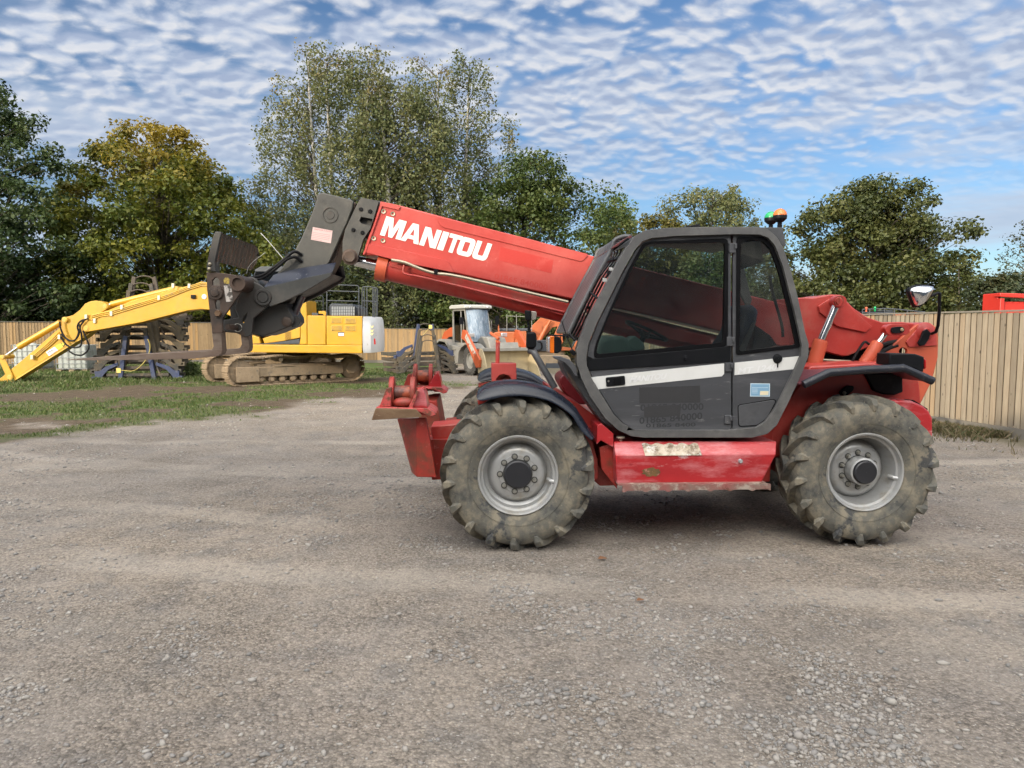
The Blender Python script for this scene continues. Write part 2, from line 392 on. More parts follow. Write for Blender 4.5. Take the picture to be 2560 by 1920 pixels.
# ------------------------------------------------------------------ ground
def lines(segs):
    o = []
    for a, b, st in segs:
        n = max(int(round((b-a)/st)), 1); o += [a+(b-a)*i/n for i in range(n)]
    o.append(segs[-1][1]); return np.array(o)
gx = lines([(-500, -60, 60), (-60, -20, 2.5), (-20, -11, .35), (-11, 10, .06), (10, 16, .3), (16, 60, 3), (60, 500, 60)])
gy = lines([(-60, 1.5, 6), (1.5, 8, .04), (8, 15, .08), (15, 26, .16), (26, 46, .5), (46, 100, 5), (100, 900, 80)])
X, Y = np.meshgrid(gx, gy)
def ss(t): t = np.clip(t, 0, 1); return t*t*(3-2*t)
def gt(x, y): return (y-11.9-1.25*(x+8.5))/1.6
def zone(x, y):
    """how grassy and how muddy the ground is"""
    t = gt(x, y)+(fbm(x, y, .45, 3)-.5)*5.0+(fbm(x, y, 2.5, 33)-.5)*1.6
    g2 = ss((x+4.6+(fbm(x, y, .5, 9)-.5)*5)/1.4)*ss((y-21)/4)      # stone yard round the loader
    yard = np.maximum(1-ss((t+.7)/1.2), g2)
    band = np.maximum(ss((t-1.3)/1.0)*(1-ss((t-3.9)/1.2)), ss((t-8.2)/1.5))
    pat = ss((fbm(x, y, 1.1, 21)-.40)/.18)
    grass = (1-yard)*np.clip(band*(.45+.55*pat)*ss((fbm(x, y, 3.3, 45)-.30)/.25)+.45*ss((fbm(x, y, .9, 41)-.53)/.1), 0, 1)
    fz = ss((x-(8.32-.265*(y-11.5))+1.1)/.7)*ss((y-9)/2)              # weedy strip along the right fence
    mud = np.clip(1-yard, 0, 1)
    return yard, grass, mud, fz
def hgt(x, y):
    t_ = -.33*ss((y-24)/9)*ss((x+15)/9)
    near = np.exp(-((y-6)/16.)**2)
    return t_+(fbm(x, y, .5, 1, 3)-.5)*.05+((fbm(x, y, 5, 5, 4)-.5)*.016)*near
Zg = hgt(X, Y)
# keep the ground flat where wheels stand
yard, grass, mud, fz = zone(X, Y)
Zg = np.where(Y < 12, np.minimum(Zg, .012), Zg)
V = np.stack([X.ravel(), Y.ravel(), Zg.ravel()], 1); ny, nx = X.shape
idx = np.arange(ny*nx).reshape(ny, nx)
Fq = np.stack([idx[:-1, :-1].ravel(), idx[:-1, 1:].ravel(), idx[1:, 1:].ravel(), idx[1:, :-1].ravel()], 1)
gm, nt, b, L = base_mat('gravel_yard')
tc = nd(nt, 'ShaderNodeNewGeometry'); pos = tc.outputs['Position']
def noi(s, d=6, r=.6, out=0):
    n = nd(nt, 'ShaderNodeTexNoise', Scale=s, Detail=d, Roughness=r); L(pos, n.inputs['Vector']); return n.outputs[out]
def rp(v, a, b_, c0=(0, 0, 0, 1), c1=(1, 1, 1, 1)):
    r = ramp(nt, a, b_, c0, c1); L(v, r.inputs[0]); return r.outputs[0]
col = mixc(nt, rp(noi(.55, 5), .36, .64), (0.264, 0.233, 0.204), (0.315, 0.268, 0.216))
col = mixc(nt, rp(noi(2.3, 5, .68), .48, .68), col, (0.189, 0.175, 0.161))
col = mixc(nt, rp(noi(.9, 6), .52, .70, c1=(.6, .6, .6, 1)), col, (0.329, 0.283, 0.231))
stn = nd(nt, 'ShaderNodeMapping'); stn.inputs['Scale'].default_value = (.13, 1.5, 1); stn.inputs['Rotation'].default_value = (0, 0, R(6)); L(pos, stn.inputs[0])
ns_ = nd(nt, 'ShaderNodeTexNoise', Scale=1.6, Detail=5); L(stn.outputs[0], ns_.inputs['Vector'])
col = mixc(nt, rp(ns_.outputs[0], .5, .66, c1=(.35, .35, .35, 1)), col, (0.315, 0.276, 0.226))
col = mixc(nt, rp(noi(.28, 3, .5), .42, .62, c1=(.5, .5, .5, 1)), col, (0.189, 0.175, 0.161))
def math_(op, a, b_=None, cl=False):
    n = nd(nt, 'ShaderNodeMath', operation=op); n.use_clamp = cl
    for i, v in enumerate((a, b_)):
        if v is None: continue
        if isinstance(v, (int, float)): n.inputs[i].default_value = v
        else: L(v, n.inputs[i])
    return n.outputs[0]
loose = rp(noi(.9, 7, .70), .38, .62, (.45,)*3+(1,), (1,)*3+(1,))
lane = None
for (cx_, cy_, rads) in ((3, 33, (25.1, 27.0, 28.3)), (-24, -9, (21.3, 23.2)), (-2, 60, (49.0, 51.1))):
    dn = nd(nt, 'ShaderNodeVectorMath', operation='DISTANCE'); L(pos, dn.inputs[0]); dn.inputs[1].default_value = (cx_, cy_, 0)
    dd_ = math_('ADD', dn.outputs['Value'], math_('MULTIPLY', noi(.35, 2), .9))
    for r_ in rads:
        k_ = math_('SUBTRACT', 1, math_('MULTIPLY', math_('ABSOLUTE', math_('SUBTRACT', dd_, r_+.45)), 4.2), cl=True)
        lane = k_ if lane is None else math_('MAXIMUM', lane, k_)
lane = math_('MULTIPLY', math_('MULTIPLY', lane, 2.0, cl=True), rp(noi(.5, 3), .36, .56))
loose = math_('MULTIPLY', loose, math_('SUBTRACT', 1, math_('MULTIPLY', lane, .55)))
col = mixc(nt, math_('MULTIPLY', lane, .35), col, (0.323, 0.283, 0.233))
vo = nd(nt, 'ShaderNodeTexVoronoi', Scale=62); L(pos, vo.inputs['Vector'])
vb = nd(nt, 'ShaderNodeTexVoronoi', Scale=26); L(pos, vb.inputs['Vector'])
col = mixc(nt, rp(noi(24, 5, .7), .50, .62, c1=(.75,)*3+(1,)), col, (0.168, 0.148, 0.128)); col = mixc(nt, rp(noi(47, 4, .65), .58, .66, c1=(.6,)*3+(1,)), col, (0.426, 0.381, 0.314))
hs = nd(nt, 'ShaderNodeSeparateColor'); L(vo.outputs['Color'], hs.inputs[0])
pst = rp(hs.outputs[0], 0, 1, (.62, .62, .62, 1), (1.38, 1.38, 1.38, 1)); col = mixc(nt, .62, col, pst, 'MULTIPLY') if False else col
mm = nt.nodes.new('ShaderNodeMix'); mm.data_type = 'RGBA'; mm.blend_type = 'MULTIPLY'; L(loose, mm.inputs[0]); L(col, mm.inputs[6]); L(pst, mm.inputs[7]); col = mm.outputs[2]
peb = rp(vo.outputs['Distance'], .0, .5, (1.1, 1.1, 1.1, 1), (.66, .64, .62, 1))
mm = nt.nodes.new('ShaderNodeMix'); mm.data_type = 'RGBA'; mm.blend_type = 'MULTIPLY'; L(loose, mm.inputs[0]); L(col, mm.inputs[6]); L(peb, mm.inputs[7]); col = mm.outputs[2]
col = mixc(nt, rp(noi(38, 3, .5), .68, .74), col, (0.387, 0.370, 0.336))
am = nd(nt, 'ShaderNodeAttribute', attribute_name='mud'); ag = nd(nt, 'ShaderNodeAttribute', attribute_name='grass'); af = nd(nt, 'ShaderNodeAttribute', attribute_name='verge')
mudc = mixc(nt, rp(noi(5, 6, .7), .35, .7), (.048, .034, .022), (.115, .085, .055))
mudc = mixc(nt, rp(noi(30, 3), .64, .72), mudc, (.36, .31, .25))
col = mixc(nt, am.outputs['Fac'], col, mudc)
gc = mixc(nt, rp(noi(14, 6), .3, .7), (.045, .085, .02), (.10, .15, .04))
col = mixc(nt, ag.outputs['Fac'], col, gc)
vc = mixc(nt, rp(noi(9, 8, .7), .3, .7), (.10, .085, .05), (.17, .15, .11))
col = mixc(nt, af.outputs['Fac'], col, vc)
L(col, b.inputs['Base Color']); b.inputs['Roughness'].default_value = .93; b.inputs['Specular IOR Level'].default_value = .25
h1 = M.__call__ if False else None
hm = nd(nt, 'ShaderNodeMath', operation='MULTIPLY_ADD'); L(vo.outputs['Distance'], hm.inputs[0]); hm.inputs[1].default_value = -.8; L(noi(14, 8, .7), hm.inputs[2])
hm2 = nd(nt, 'ShaderNodeMath', operation='MULTIPLY_ADD'); L(vb.outputs['Distance'], hm2.inputs[0]); hm2.inputs[1].default_value = -.5; L(hm.outputs[0], hm2.inputs[2])
bp = nd(nt, 'ShaderNodeBump', Strength=.9, Distance=.016); L(hm2.outputs[0], bp.inputs['Height']); L(math_('ADD', math_('MULTIPLY', loose, .75), .18), bp.inputs['Strength']); L(bp.outputs[0], b.inputs['Normal'])
ground = fast_mesh('ground', V, Fq, gm); ground['kind'] = 'structure'
for nm, a in (('mud', mud), ('grass', grass), ('verge', fz)):
    at_ = ground.data.attributes.new(nm, 'FLOAT', 'POINT'); at_.data.foreach_set('value', a.astype(np.float32).ravel())
ground.data.polygons.foreach_set('use_smooth', np.ones(len(Fq), dtype=bool))
def hz(x, y):
    h = hgt(np.asarray(x, float), np.asarray(y, float)); return np.where(np.asarray(y) < 12, np.minimum(h, .012), h)

# loose stones
ph = (1+5**.5)/2
ico = np.array([(-1, ph, 0), (1, ph, 0), (-1, -ph, 0), (1, -ph, 0), (0, -1, ph), (0, 1, ph), (0, -1, -ph), (0, 1, -ph), (ph, 0, -1), (ph, 0, 1), (-ph, 0, -1), (-ph, 0, 1)])/1.9
icf = np.array([(0, 11, 5), (0, 5, 1), (0, 1, 7), (0, 7, 10), (0, 10, 11), (1, 5, 9), (5, 11, 4), (11, 10, 2), (10, 7, 6), (7, 1, 8), (3, 9, 4), (3, 4, 2), (3, 2, 6), (3, 6, 8), (3, 8, 9), (4, 9, 5), (2, 4, 11), (6, 2, 10), (8, 6, 7), (9, 8, 1)])
NS = 75000
d_ = np.exp(RNG.uniform(math.log(1.9), math.log(24), NS*2)); x_ = RNG.uniform(-.78, .78, NS*2)*d_
dens = ss((fbm(x_, d_, .8, 77)-.36)/.25)*ss((fbm(x_, d_, 2.4, 78)-.42)/.2)+.05
yd, _, md, _ = zone(x_, d_)
keep = (RNG.uniform(0, 1, NS*2) < dens*(.12+.88*yd)); x_, d_ = x_[keep][:NS], d_[keep][:NS]; n = len(x_)
size = (.0033+.0125*RNG.uniform(0, 1, n)**5)*(1+.03*d_)
size *= np.where(RNG.uniform(0, 1, n) < .012, 1.7, 1)
A = ico[None]*(1+RNG.uniform(-.28, .28, (n, 12, 1)))*size[:, None, None]*np.stack([RNG.uniform(.8, 1.5, n), RNG.uniform(.7, 1.2, n), RNG.uniform(.45, .8, n)], 1)[:, None, :]
th = RNG.uniform(0, 6.28, n); cs, sn = np.cos(th)[:, None], np.sin(th)[:, None]
Vx = A[..., 0]*cs-A[..., 1]*sn+x_[:, None]; Vy = A[..., 0]*sn+A[..., 1]*cs+d_[:, None]; Vz = A[..., 2]+(hz(x_, d_)+size*.22)[:, None]
Vs = np.stack([Vx, Vy, Vz], 2).reshape(-1, 3); Fs = (icf[None]+np.arange(n)[:, None, None]*12).reshape(-1, 3)
sm, nt, b, L = base_mat('gravel_stone'); at_ = nd(nt, 'ShaderNodeAttribute', attribute_name='rnd')
cr = nd(nt, 'ShaderNodeValToRGB'); L(at_.outputs['Fac'], cr.inputs[0]); e = cr.color_ramp.elements
e[0].color = (.17, .165, .155, 1); e[1].position = 1; e[1].color = (.34, .32, .29, 1)
for p_, c_ in ((.35, (.235, .22, .205, 1)), (.7, (.29, .265, .235, 1)), (.93, (.31, .29, .26, 1))):
    q_ = e.new(p_); q_.color = c_
L(cr.outputs[0], b.inputs['Base Color']); b.inputs['Roughness'].default_value = .9
st = fast_mesh('gravel', Vs, Fs, sm, np.repeat(RNG.uniform(0, 1, n), 20)); st['kind'] = 'stuff'
st['label'] = 'loose grey and buff gravel scattered over the yard'; st['category'] = 'gravel'

# grass blades
def blades(n, pts_fn, hmin, hmax, name, mat, wd=.006):
    x, y, g = pts_fn(n); k = len(x); z = hz(x, y); a = RNG.uniform(0, 6.28, k); h = RNG.uniform(hmin, hmax, k)*g
    w = wd*(1+.06*y); dx, dy = np.cos(a)*w, np.sin(a)*w; lx, ly = RNG.normal(0, .45, k)*h, RNG.normal(0, .45, k)*h
    V = np.stack([np.stack([x-dx, y-dy, z-.01], 1), np.stack([x+dx, y+dy, z-.01], 1), np.stack([x+lx*.45+dx*.7, y+ly*.45+dy*.7, z+h*.65], 1), np.stack([x+lx, y+ly, z+h], 1)], 1).reshape(-1, 3)
    F_ = np.arange(k*4).reshape(-1, 4); return fast_mesh(name, V, F_, mat, RNG.uniform(0, 1, k))
def leaf_mat(name, cols, trans=.35, patch=None, rough=.55):
    m, nt, b, L = base_mat(name); at_ = nd(nt, 'ShaderNodeAttribute', attribute_name='rnd')
    cr = nd(nt, 'ShaderNodeValToRGB'); L(at_.outputs['Fac'], cr.inputs[0]); e = cr.color_ramp.elements
    e[0].color = c4(cols[0]); e[1].color = c4(cols[-1])
    for i in range(1, len(cols)-1): q = e.new(i/(len(cols)-1)); q.color = c4(cols[i])
    out = cr.outputs[0]
    if patch:
        pc, lo, hi, sc_, zlo, zhi = patch
        tc = nd(nt, 'ShaderNodeTexCoord'); n = nd(nt, 'ShaderNodeTexNoise', Scale=sc_, Detail=3); L(tc.outputs['Object'], n.inputs['Vector'])
        sp = nd(nt, 'ShaderNodeSeparateXYZ'); L(tc.outputs['Object'], sp.inputs[0])
        mr = nd(nt, 'ShaderNodeMapRange'); mr.inputs[1].default_value = zlo; mr.inputs[2].default_value = zhi; mr.inputs[3].default_value = -.25; mr.inputs[4].default_value = .22; L(sp.outputs[2], mr.inputs[0])
        ad = nd(nt, 'ShaderNodeMath', operation='ADD'); L(n.outputs[0], ad.inputs[0]); L(mr.outputs[0], ad.inputs[1])
        r = ramp(nt, lo, hi); L(ad.outputs[0], r.inputs[0]); out = mixc(nt, r.outputs[0], out, pc)
    L(out, b.inputs['Base Color']); b.inputs['Roughness'].default_value = rough; b.inputs['Specular IOR Level'].default_value = .35
    tr = nd(nt, 'ShaderNodeBsdfTranslucent'); L(out, tr.inputs[0]); mx = nd(nt, 'ShaderNodeMixShader'); mx.inputs[0].default_value = trans
    L(b.outputs[0], mx.inputs[1]); L(tr.outputs[0], mx.inputs[2]); L(mx.outputs[0], nt.nodes['Material Output'].inputs[0]); return m
gmat = leaf_mat('grass_blade', [(.05, .085, .02), (.085, .13, .035), (.125, .165, .05), (.2, .18, .10)])
def gp(n):
    y = RNG.uniform(11.5, 36, n); x = RNG.uniform(-.75, .1, n)*y-0; yd, g, md, fz_ = zone(x, y)
    k = RNG.uniform(0, 1, n) < g**1.2*.95; return x[k], y[k], (.5+.7*g[k])*np.where(gt(x[k], y[k]) > 9, 1.9, 1)
g = blades(230000, gp, .03, .075, 'grass', gmat); g['kind'] = 'stuff'; g['label'] = 'short green grass patches at the edge of the yard'; g['category'] = 'grass'
wm = leaf_mat('weed_blade', [(.05, .07, .02), (.12, .11, .05), (.20, .16, .09), (.25, .2, .13)])
def wp(n):
    y = RNG.uniform(9, 17, n); fx = 8.32-.265*(y-11.5); x = fx-.06-np.abs(RNG.normal(0, .5, n)); k = (fbm(x, y, 2.2, 5) > .42)
    return x[k], y[k], 1+0*x[k]
g = blades(20000, wp, .02, .15, 'weeds', wm, .004); g['kind'] = 'stuff'; g['label'] = 'dry brown and green weeds along the foot of the wooden fence'; g['category'] = 'weeds'
# ------------------------------------------------------------------ paints
RUST = (.10, .045, .022); DUST = (.34, .30, .24)
m_red = pmat('red_paint', (.43, .038, .028), (.36, .033, .026), .42, 0, 2.2, [((.50, .13, .10), 2.2, .5, .72, .5), ((.30, .17, .12), 3.1, .56, .72, .45), ((.15, .05, .03), 11, .62, .70, .6)], bump=.15, bs=30, coat=.15)
m_redboom = pmat('faded_red_paint', (.43, .042, .033), (.38, .038, .030), .45, 0, 1.6, [((.50, .105, .085), 1.3, .42, .64, .6), ((.33, .028, .024), 5, .56, .70, .5), ((.60, .30, .26), 9, .64, .72, .4), ((.13, .05, .035), 26, .68, .72, .7)], bump=.1, coat=.1)
m_redworn = pmat('scuffed_red_paint', (.42, .018, .022), (.33, .014, .018), .38, 0, 2.5, [((.60, .26, .27), 3.0, .48, .66, .7), ((.62, .52, .50), 9, .60, .70, .75), (RUST, 7, .64, .70, .9), ((.20, .01, .014), 16, .6, .68, .5)], bump=.2, bs=25, coat=.25, stretch=(.45, 1, 1.6))
m_orange = pmat('orange_red_paint', (.52, .10, .045), (.46, .085, .04), .5, 0, 2, [((.30, .07, .03), 8, .62, .75, .6)], bump=.1)
m_redrust = pmat('rusty_red_paint', (.36, .028, .018), (.26, .022, .015), .5, 0, 4, [(RUST, 5, .45, .62, .8), ((.50, .16, .14), 11, .60, .68, .7), ((.05, .02, .015), 22, .62, .68, .7)], bump=.35, bs=40)
m_pinkchip = pmat('chipped_red_paint', (.52, .10, .09), (.45, .05, .045), .5, 0, 5, [(RUST, 12, .50, .58, .9)], bump=.4, bs=50)
m_rust = pmat('rusty_steel', (.13, .075, .04), (.22, .14, .08), .65, .3, 5, [((.36, .28, .2), 16, .6, .7, .5), ((.05, .03, .02), 7, .6, .7, .7)], bump=.5, bs=50, stretch=(1, 1, 2.5))
m_grey = pmat('grey_cab_paint', (.068, .070, .076), (.055, .056, .060), .42, 0, 2, [((.115, .115, .115), 3.5, .48, .7, .5), ((.035, .036, .04), 6, .56, .7, .5), ((.34, .33, .31), 45, .69, .73, .7), ((.13, .13, .135), 2.2, .55, .62, .5)], bump=.1, coat=.1)
m_door = pmat('scratched_grey_door', (.054, .056, .062), (.042, .043, .047), .42, 0, 1.5, [((.115, .115, .12), 2, .50, .66, .6), ((.20, .20, .20), 12, .63, .67, .5), ((.34, .33, .31), 40, .69, .72, .8)], bump=.12, stretch=(.35, 1, 2.2))
m_greyfr = pmat('grey_cab_frame', (.095, .094, .092), (.075, .074, .073), .42, 0, 2.5, [((.17, .165, .155), 4, .48, .68, .55), ((.05, .05, .05), 7, .56, .68, .5), ((.34, .29, .22), 26, .68, .73, .7)], bump=.12)
m_black = pmat('black_plastic', (.006, .007, .008), (.009, .009, .011), .42, 0, 4, [((.04, .04, .04), 9, .6, .8, .5)], spec=.15)
m_gasket = pmat('window_gasket', (.006, .006, .007), None, .35, 0, 4, [((.35, .36, .38), 60, .70, .73, .5)], spec=.12)
m_fender = pmat('black_fender', (.010, .013, .022), (.014, .018, .027), .24, 0, 2, [((.05, .05, .05), 6, .6, .75, .5)], bump=.08, spec=.4)
m_steel = pmat('dark_steel', (.060, .060, .055), (.045, .045, .042), .5, .1, 3, [((.11, .10, .085), 3, .48, .66, .6), ((.025, .025, .024), 7, .56, .66, .7), ((.24, .22, .19), 34, .68, .72, .6)], bump=.2)
m_steel2 = pmat('greasy_steel', (.040, .040, .038), (.055, .050, .045), .48, .2, 4, [(RUST, 6, .55, .7, .55), ((.22, .2, .18), 35, .70, .74, .6)], bump=.35, bs=40)
m_brown = pmat('worn_brown_steel', (.095, .062, .045), (.06, .045, .036), .5, .3, 5, [((.03, .028, .026), 5, .5, .65, .7), ((.3, .24, .18), 30, .7, .75, .5)], bump=.3)
m_navy = pmat('speckled_dark_paint', (.016, .020, .036), (.022, .026, .04), .3, 0, 3, [((.5, .5, .5), 38, .64, .67, .9)], coat=.2)
m_fork = pmat('fork_steel', (.18, .13, .10), (.25, .20, .16), .55, .4, 4, [((.10, .06, .045), 5, .5, .66, .8), ((.36, .32, .26), 9, .64, .74, .6)], bump=.25, stretch=(.5, 1, 2))
m_chrome = flat('chrome_rod', (.75, .75, .76), .12, 1)
m_rim = pmat('silver_rim', (.45, .455, .45), (.37, .37, .36), .34, .35, 4, [((.28, .24, .17), 6, .52, .70, .7)], bump=.08)
m_hub = pmat('black_hub', (.015, .016, .019), (.02, .02, .024), .4, 0, 5, [((.30, .26, .22), 18, .68, .72, .7)])
m_nut = flat('zinc_nut', (.38, .37, .33), .35, .7); m_washer = flat('dark_washer', (.07, .07, .065), .5)
m_white = pmat('white_decal', (.66, .66, .64), (.60, .60, .57), .5, 0, 4, [((.22, .22, .22), 30, .70, .73, .7)])
m_ghost = flat('worn_white_lettering', (.74, .74, .73), .5)
m_boomletter = pmat('white_boom_lettering', (.74, .72, .68), (.68, .66, .62), .5, 0, 3, [((.45, .2, .17), 14, .70, .74, .8)])
m_faint = flat('faint_dark_lettering', (.026, .027, .030), .5)
m_faintred = flat('faint_red_lettering', (.47, .040, .030), .5)
m_patch = flat('dark_patch', (.030, .030, .032), .5)
m_redpatch = pmat('unfaded_red_patch', (.42, .034, .026), (.46, .05, .04), .42, 0, 2, [((.56, .15, .12), 3, .55, .7, .5)])
m_glass = glass_mat('cab_glass', (.62, .70, .68), .02, .02, .010)
m_glassdirty = glass_mat('dusty_glass', (.62, .66, .66), .03, .05, .04)
m_hose = pmat('black_hose', (.008, .008, .009), None, .5, 0, 4, spec=.2)
m_pipe = pmat('steel_pipe', (.36, .32, .24), None, .4, .7, 5, [((.18, .12, .08), 8, .6, .7, .7)])
m_amber = flat('amber_lens', (.75, .16, .01), .2, 0, .5); m_green = flat('green_lens', (.0, .30, .09), .2, 0, .5)
m_redlens = flat('red_lens', (.40, .01, .01), .2, 0, .5); m_lens = flat('clear_lens', (.6, .6, .62), .15, .6)
m_tyre = None
def tyre_mat():
    m, nt, b, L = base_mat('muddy_tyre'); tc = nd(nt, 'ShaderNodeTexCoord'); o = tc.outputs['Object']
    def noi(s, d=7, r=.65):
        n = nd(nt, 'ShaderNodeTexNoise', Scale=s, Detail=d, Roughness=r); L(o, n.inputs['Vector']); return n.outputs[0]
    def rp(v, a, b_, c1=(1, 1, 1, 1)):
        r = ramp(nt, a, b_, (0, 0, 0, 1), c1); L(v, r.inputs[0]); return r.outputs[0]
    c = mixc(nt, rp(noi(4.5), .40, .58), (.058, .058, .053), (.205, .18, .132))
    c = mixc(nt, rp(noi(15), .46, .58, (.85, .85, .85, 1)), c, (.105, .102, .086))
    c = mixc(nt, rp(noi(3.4, 5, .65), .60, .63, (.8, .8, .8, 1)), c, (.030, .034, .040))
    c = mixc(nt, rp(noi(60, 4), .62, .7, (.7, .7, .7, 1)), c, (.25, .225, .17))
    L(c, b.inputs['Base Color']); b.inputs['Roughness'].default_value = .85
    bp = nd(nt, 'ShaderNodeBump', Strength=.5, Distance=.006); L(noi(45), bp.inputs['Height']); L(bp.outputs[0], b.inputs['Normal']); return m
m_tyre = tyre_mat()

TF = Fr(.032, 5.59, 2.53)
TELE = empty('telehandler', TF.o, TF.a)
tag(TELE, 'red and grey telescopic forklift with large muddy tyres parked side-on in the yard', 'telehandler')
def pr(pts, w0, w1, name, mat, par=TELE, bevel=.004, holes=(), frm=None, **k):
    f = frm or TF
    return MB().prism(f.q(pts, w0), w0, w1, [f.q(h, w0) for h in holes]).out(name, mat, par, bevel, **k)
def lz(rx, pts):  # helper for tube paths at a given w
    return [TF.P(a, b, w) for (a, b), w in zip(rx, pts)]

# ---- wheels
WR, WW = .618, .40
def make_wheel(deep, par, cu, cz, flip=False):
    e = empty('wheel', (cu, 0, cz*1.025), parent=par); e.scale = (1.025, 1, 1.025)
    prof = [(.31, .07), (.306, .052), (.322, .040), (.38, .012), (.46, 0), (.51, .006), (.548, .03), (.566, .07), (.570, .2)]
    prof = prof+[(r, .4-a) for r, a in reversed(prof[:-1])]
    mb = MB(); mb.lathe(prof, n=96)
    for side in (0, 1):
        N = 18
        for k in range(N):
            t0 = 2*math.pi*(k+.5*side)/N+.12
            st = [(.23, .616, -.36), (.15, .619, -.22), (.07, .612, -.07), (.010, .590, .0), (-.010, .545, .012), (-.004, .500, .015)]
            bs = [(.23, .565), (.15, .565), (.07, .555), (.05, .54), (.03, .515), (.02, .48)]
            wt = [.018, .020, .024, .026, .018, .008]; wb = [.036, .038, .042, .044, .038, .022]
            rings = []
            for (a, r, d), (ab, rb), h1, h2 in zip(st, bs, wt, wb):
                ring = []
                for (aa, rr, hh) in ((a, r, -h1), (a, r, h1), (ab, rb, h2), (ab, rb, -h2)):
                    t = t0-d+hh/rr; aw = aa if side == 0 else .4-aa
                    ring.append((rr*math.cos(t), aw, rr*math.sin(t)))
                rings.append(ring)
            mb.loft(rings)
    # moulded ring on the sidewall
    for rr in (.395, .43, .475): mb.lathe([(rr-.004, .03-.06*(rr-.38)), (rr, .006-.03*(rr-.39)), (rr+.004, .03-.06*(rr-.38))], n=72)
    mb.v = [(x, y, max(z, -cz+.004)) for x, y, z in mb.v]
    mb.out('tyre', m_tyre, e, ang=28)
    rb = MB(); dd = .11 if not deep else .165
    rb.lathe([(r*(.915 if r > .2 else .96), a) for r, a in [(.345, .06), (.349, .040), (.342, .030), (.330, .034), (.322, .05), (.318, .075), (.300, .082), (.296, .10), (.293, .16), (.262, dd+.065), (.252, dd+.05), (.245, dd+.035), (.225, dd+.012), (.19, dd+.004), (.16, dd), (.155, dd-.006), (.05, dd-.006)]], n=72)
    rb.out('rim', m_rim, e, ang=40)
    hb = MB()
    if deep:
        hb.lathe([(.112, dd+.01), (.112, dd-.11), (.098, dd-.115)], n=40); hb.out('hub', m_rim, e)
        MB().lathe([(.092, dd-.10), (.092, dd-.135), (.085, dd-.142), (.001, dd-.142)], n=40).out('hub_cap', m_hub, e)
    else:
        hb.lathe([(.112, dd), (.110, dd-.035), (.10, dd-.042), (.04, dd-.042), (.001, dd-.040)], n=40); hb.out('hub_cap', m_hub, e)
    nt_ = None; ws_ = []
    for k in range(9 if not deep else 10):
        t = 2*math.pi*k/(9 if not deep else 10)+.35
        x, z = .141*math.cos(t), .141*math.sin(t)
        if nt_ is None:
            q = MB(); q.cyl((0, 0, 0), (0, -.010, 0), .017, 16); q.cyl((0, -.010, 0), (0, -.030, 0), .013, 6); q.cyl((0, -.03, 0), (0, -.036, 0), .007, 8)
            nt_ = q.out('wheel_nut', m_nut, e); n_ = nt_
        else: n_ = nt_.copy(); C.objects.link(n_)
        n_.location = (x, dd-.006, z); ws_.append((x, z))
    wm_ = MB()
    for x, z in ws_: wm_.lathe([(.026, dd-.009), (.001, dd-.009)], (x, 0, z), n=14)
    wm_.lathe([(.118, dd-.0105), (.108, dd-.0105)], n=40); wm_.out('dark_rings', m_washer, e)  # dark discs behind the nuts and a dark ring round the hub
    vs = MB().tube([(.245, .13, -.05), (.26, .085, -.055), (.288, .075, -.06)], .016, 10); vs.out('valve', m_rim, e)
    return e
fu = TF.p(1296, 1195, 0); ru = TF.p(2173, 1182, 0)
WC = 1.2
w1 = make_wheel(False, TELE, fu[0], .603)
w2 = make_wheel(True, TELE, ru[0]-.01, .603)
for w_ in (w1, w2): mirror_w(w_, WC)

# ---- boom
zl = zG((290, 137), (440, 168), (1000, 316), (1480, 437), (2010, 580))+[(1571, 663), (1810, 722), (2010, 772)]
bot = [(2010, 880), (1810, 830), (1573, 777)]+zG((1780, 905), (1300, 800), (880, 704), (380, 560), (150, 562), (170, 480))
pr(zl+bot, 1.10, 1.50, 'boom', m_redboom, bevel=.012)
pr(zG((288, 137), (440, 168), (446, 182), (432, 206), (285, 172)), 1.088, 1.10, 'boom_collar', m_redboom, bevel=.002)
pr(zG((290, 172), (300, 176), (172, 540), (158, 560), (148, 556)), 1.085, 1.10, 'end_strip', m_redboom, bevel=.002)
pr(zG((738, 255), (1925, 552), (1922, 572), (1890, 606), (1868, 612), (790, 345), (762, 330), (745, 296)), 1.092, 1.10, 'wear_cover', m_redboom, bevel=.003)
pr(zG((190, 470), (300, 488), (800, 600), (825, 615), (870, 700), (520, 630), (360, 590), (170, 540)), 1.090, 1.10, 'lower_cover', m_redboom, bevel=.003)
pr(zG((1236, 496), (1655, 600), (1638, 706), (1224, 604)), 1.0982, 1.10, 'unfaded_patch', m_redpatch, bevel=0)
block_word(TF, zG((283, 402), (1120, 612), (1172, 475), (335, 253)), 1.0965, m_boomletter, TELE)
font_on(TF, '01865 840000', zG((1186, 745), (1605, 838), (1612, 796), (1194, 705)), 1.0985, m_faintred, TELE, bold=.01)
for (x, y) in ((312, 217), (386, 236), (235, 429), (308, 447)):
    (u, z) = TF.p(*zG((x, y))[0], 1.1); MB().lathe([(.010, -.006), (.021, -.008), (.021, 0)], (u, 1.1, z), n=16).out('bolt', m_pipe, TELE)
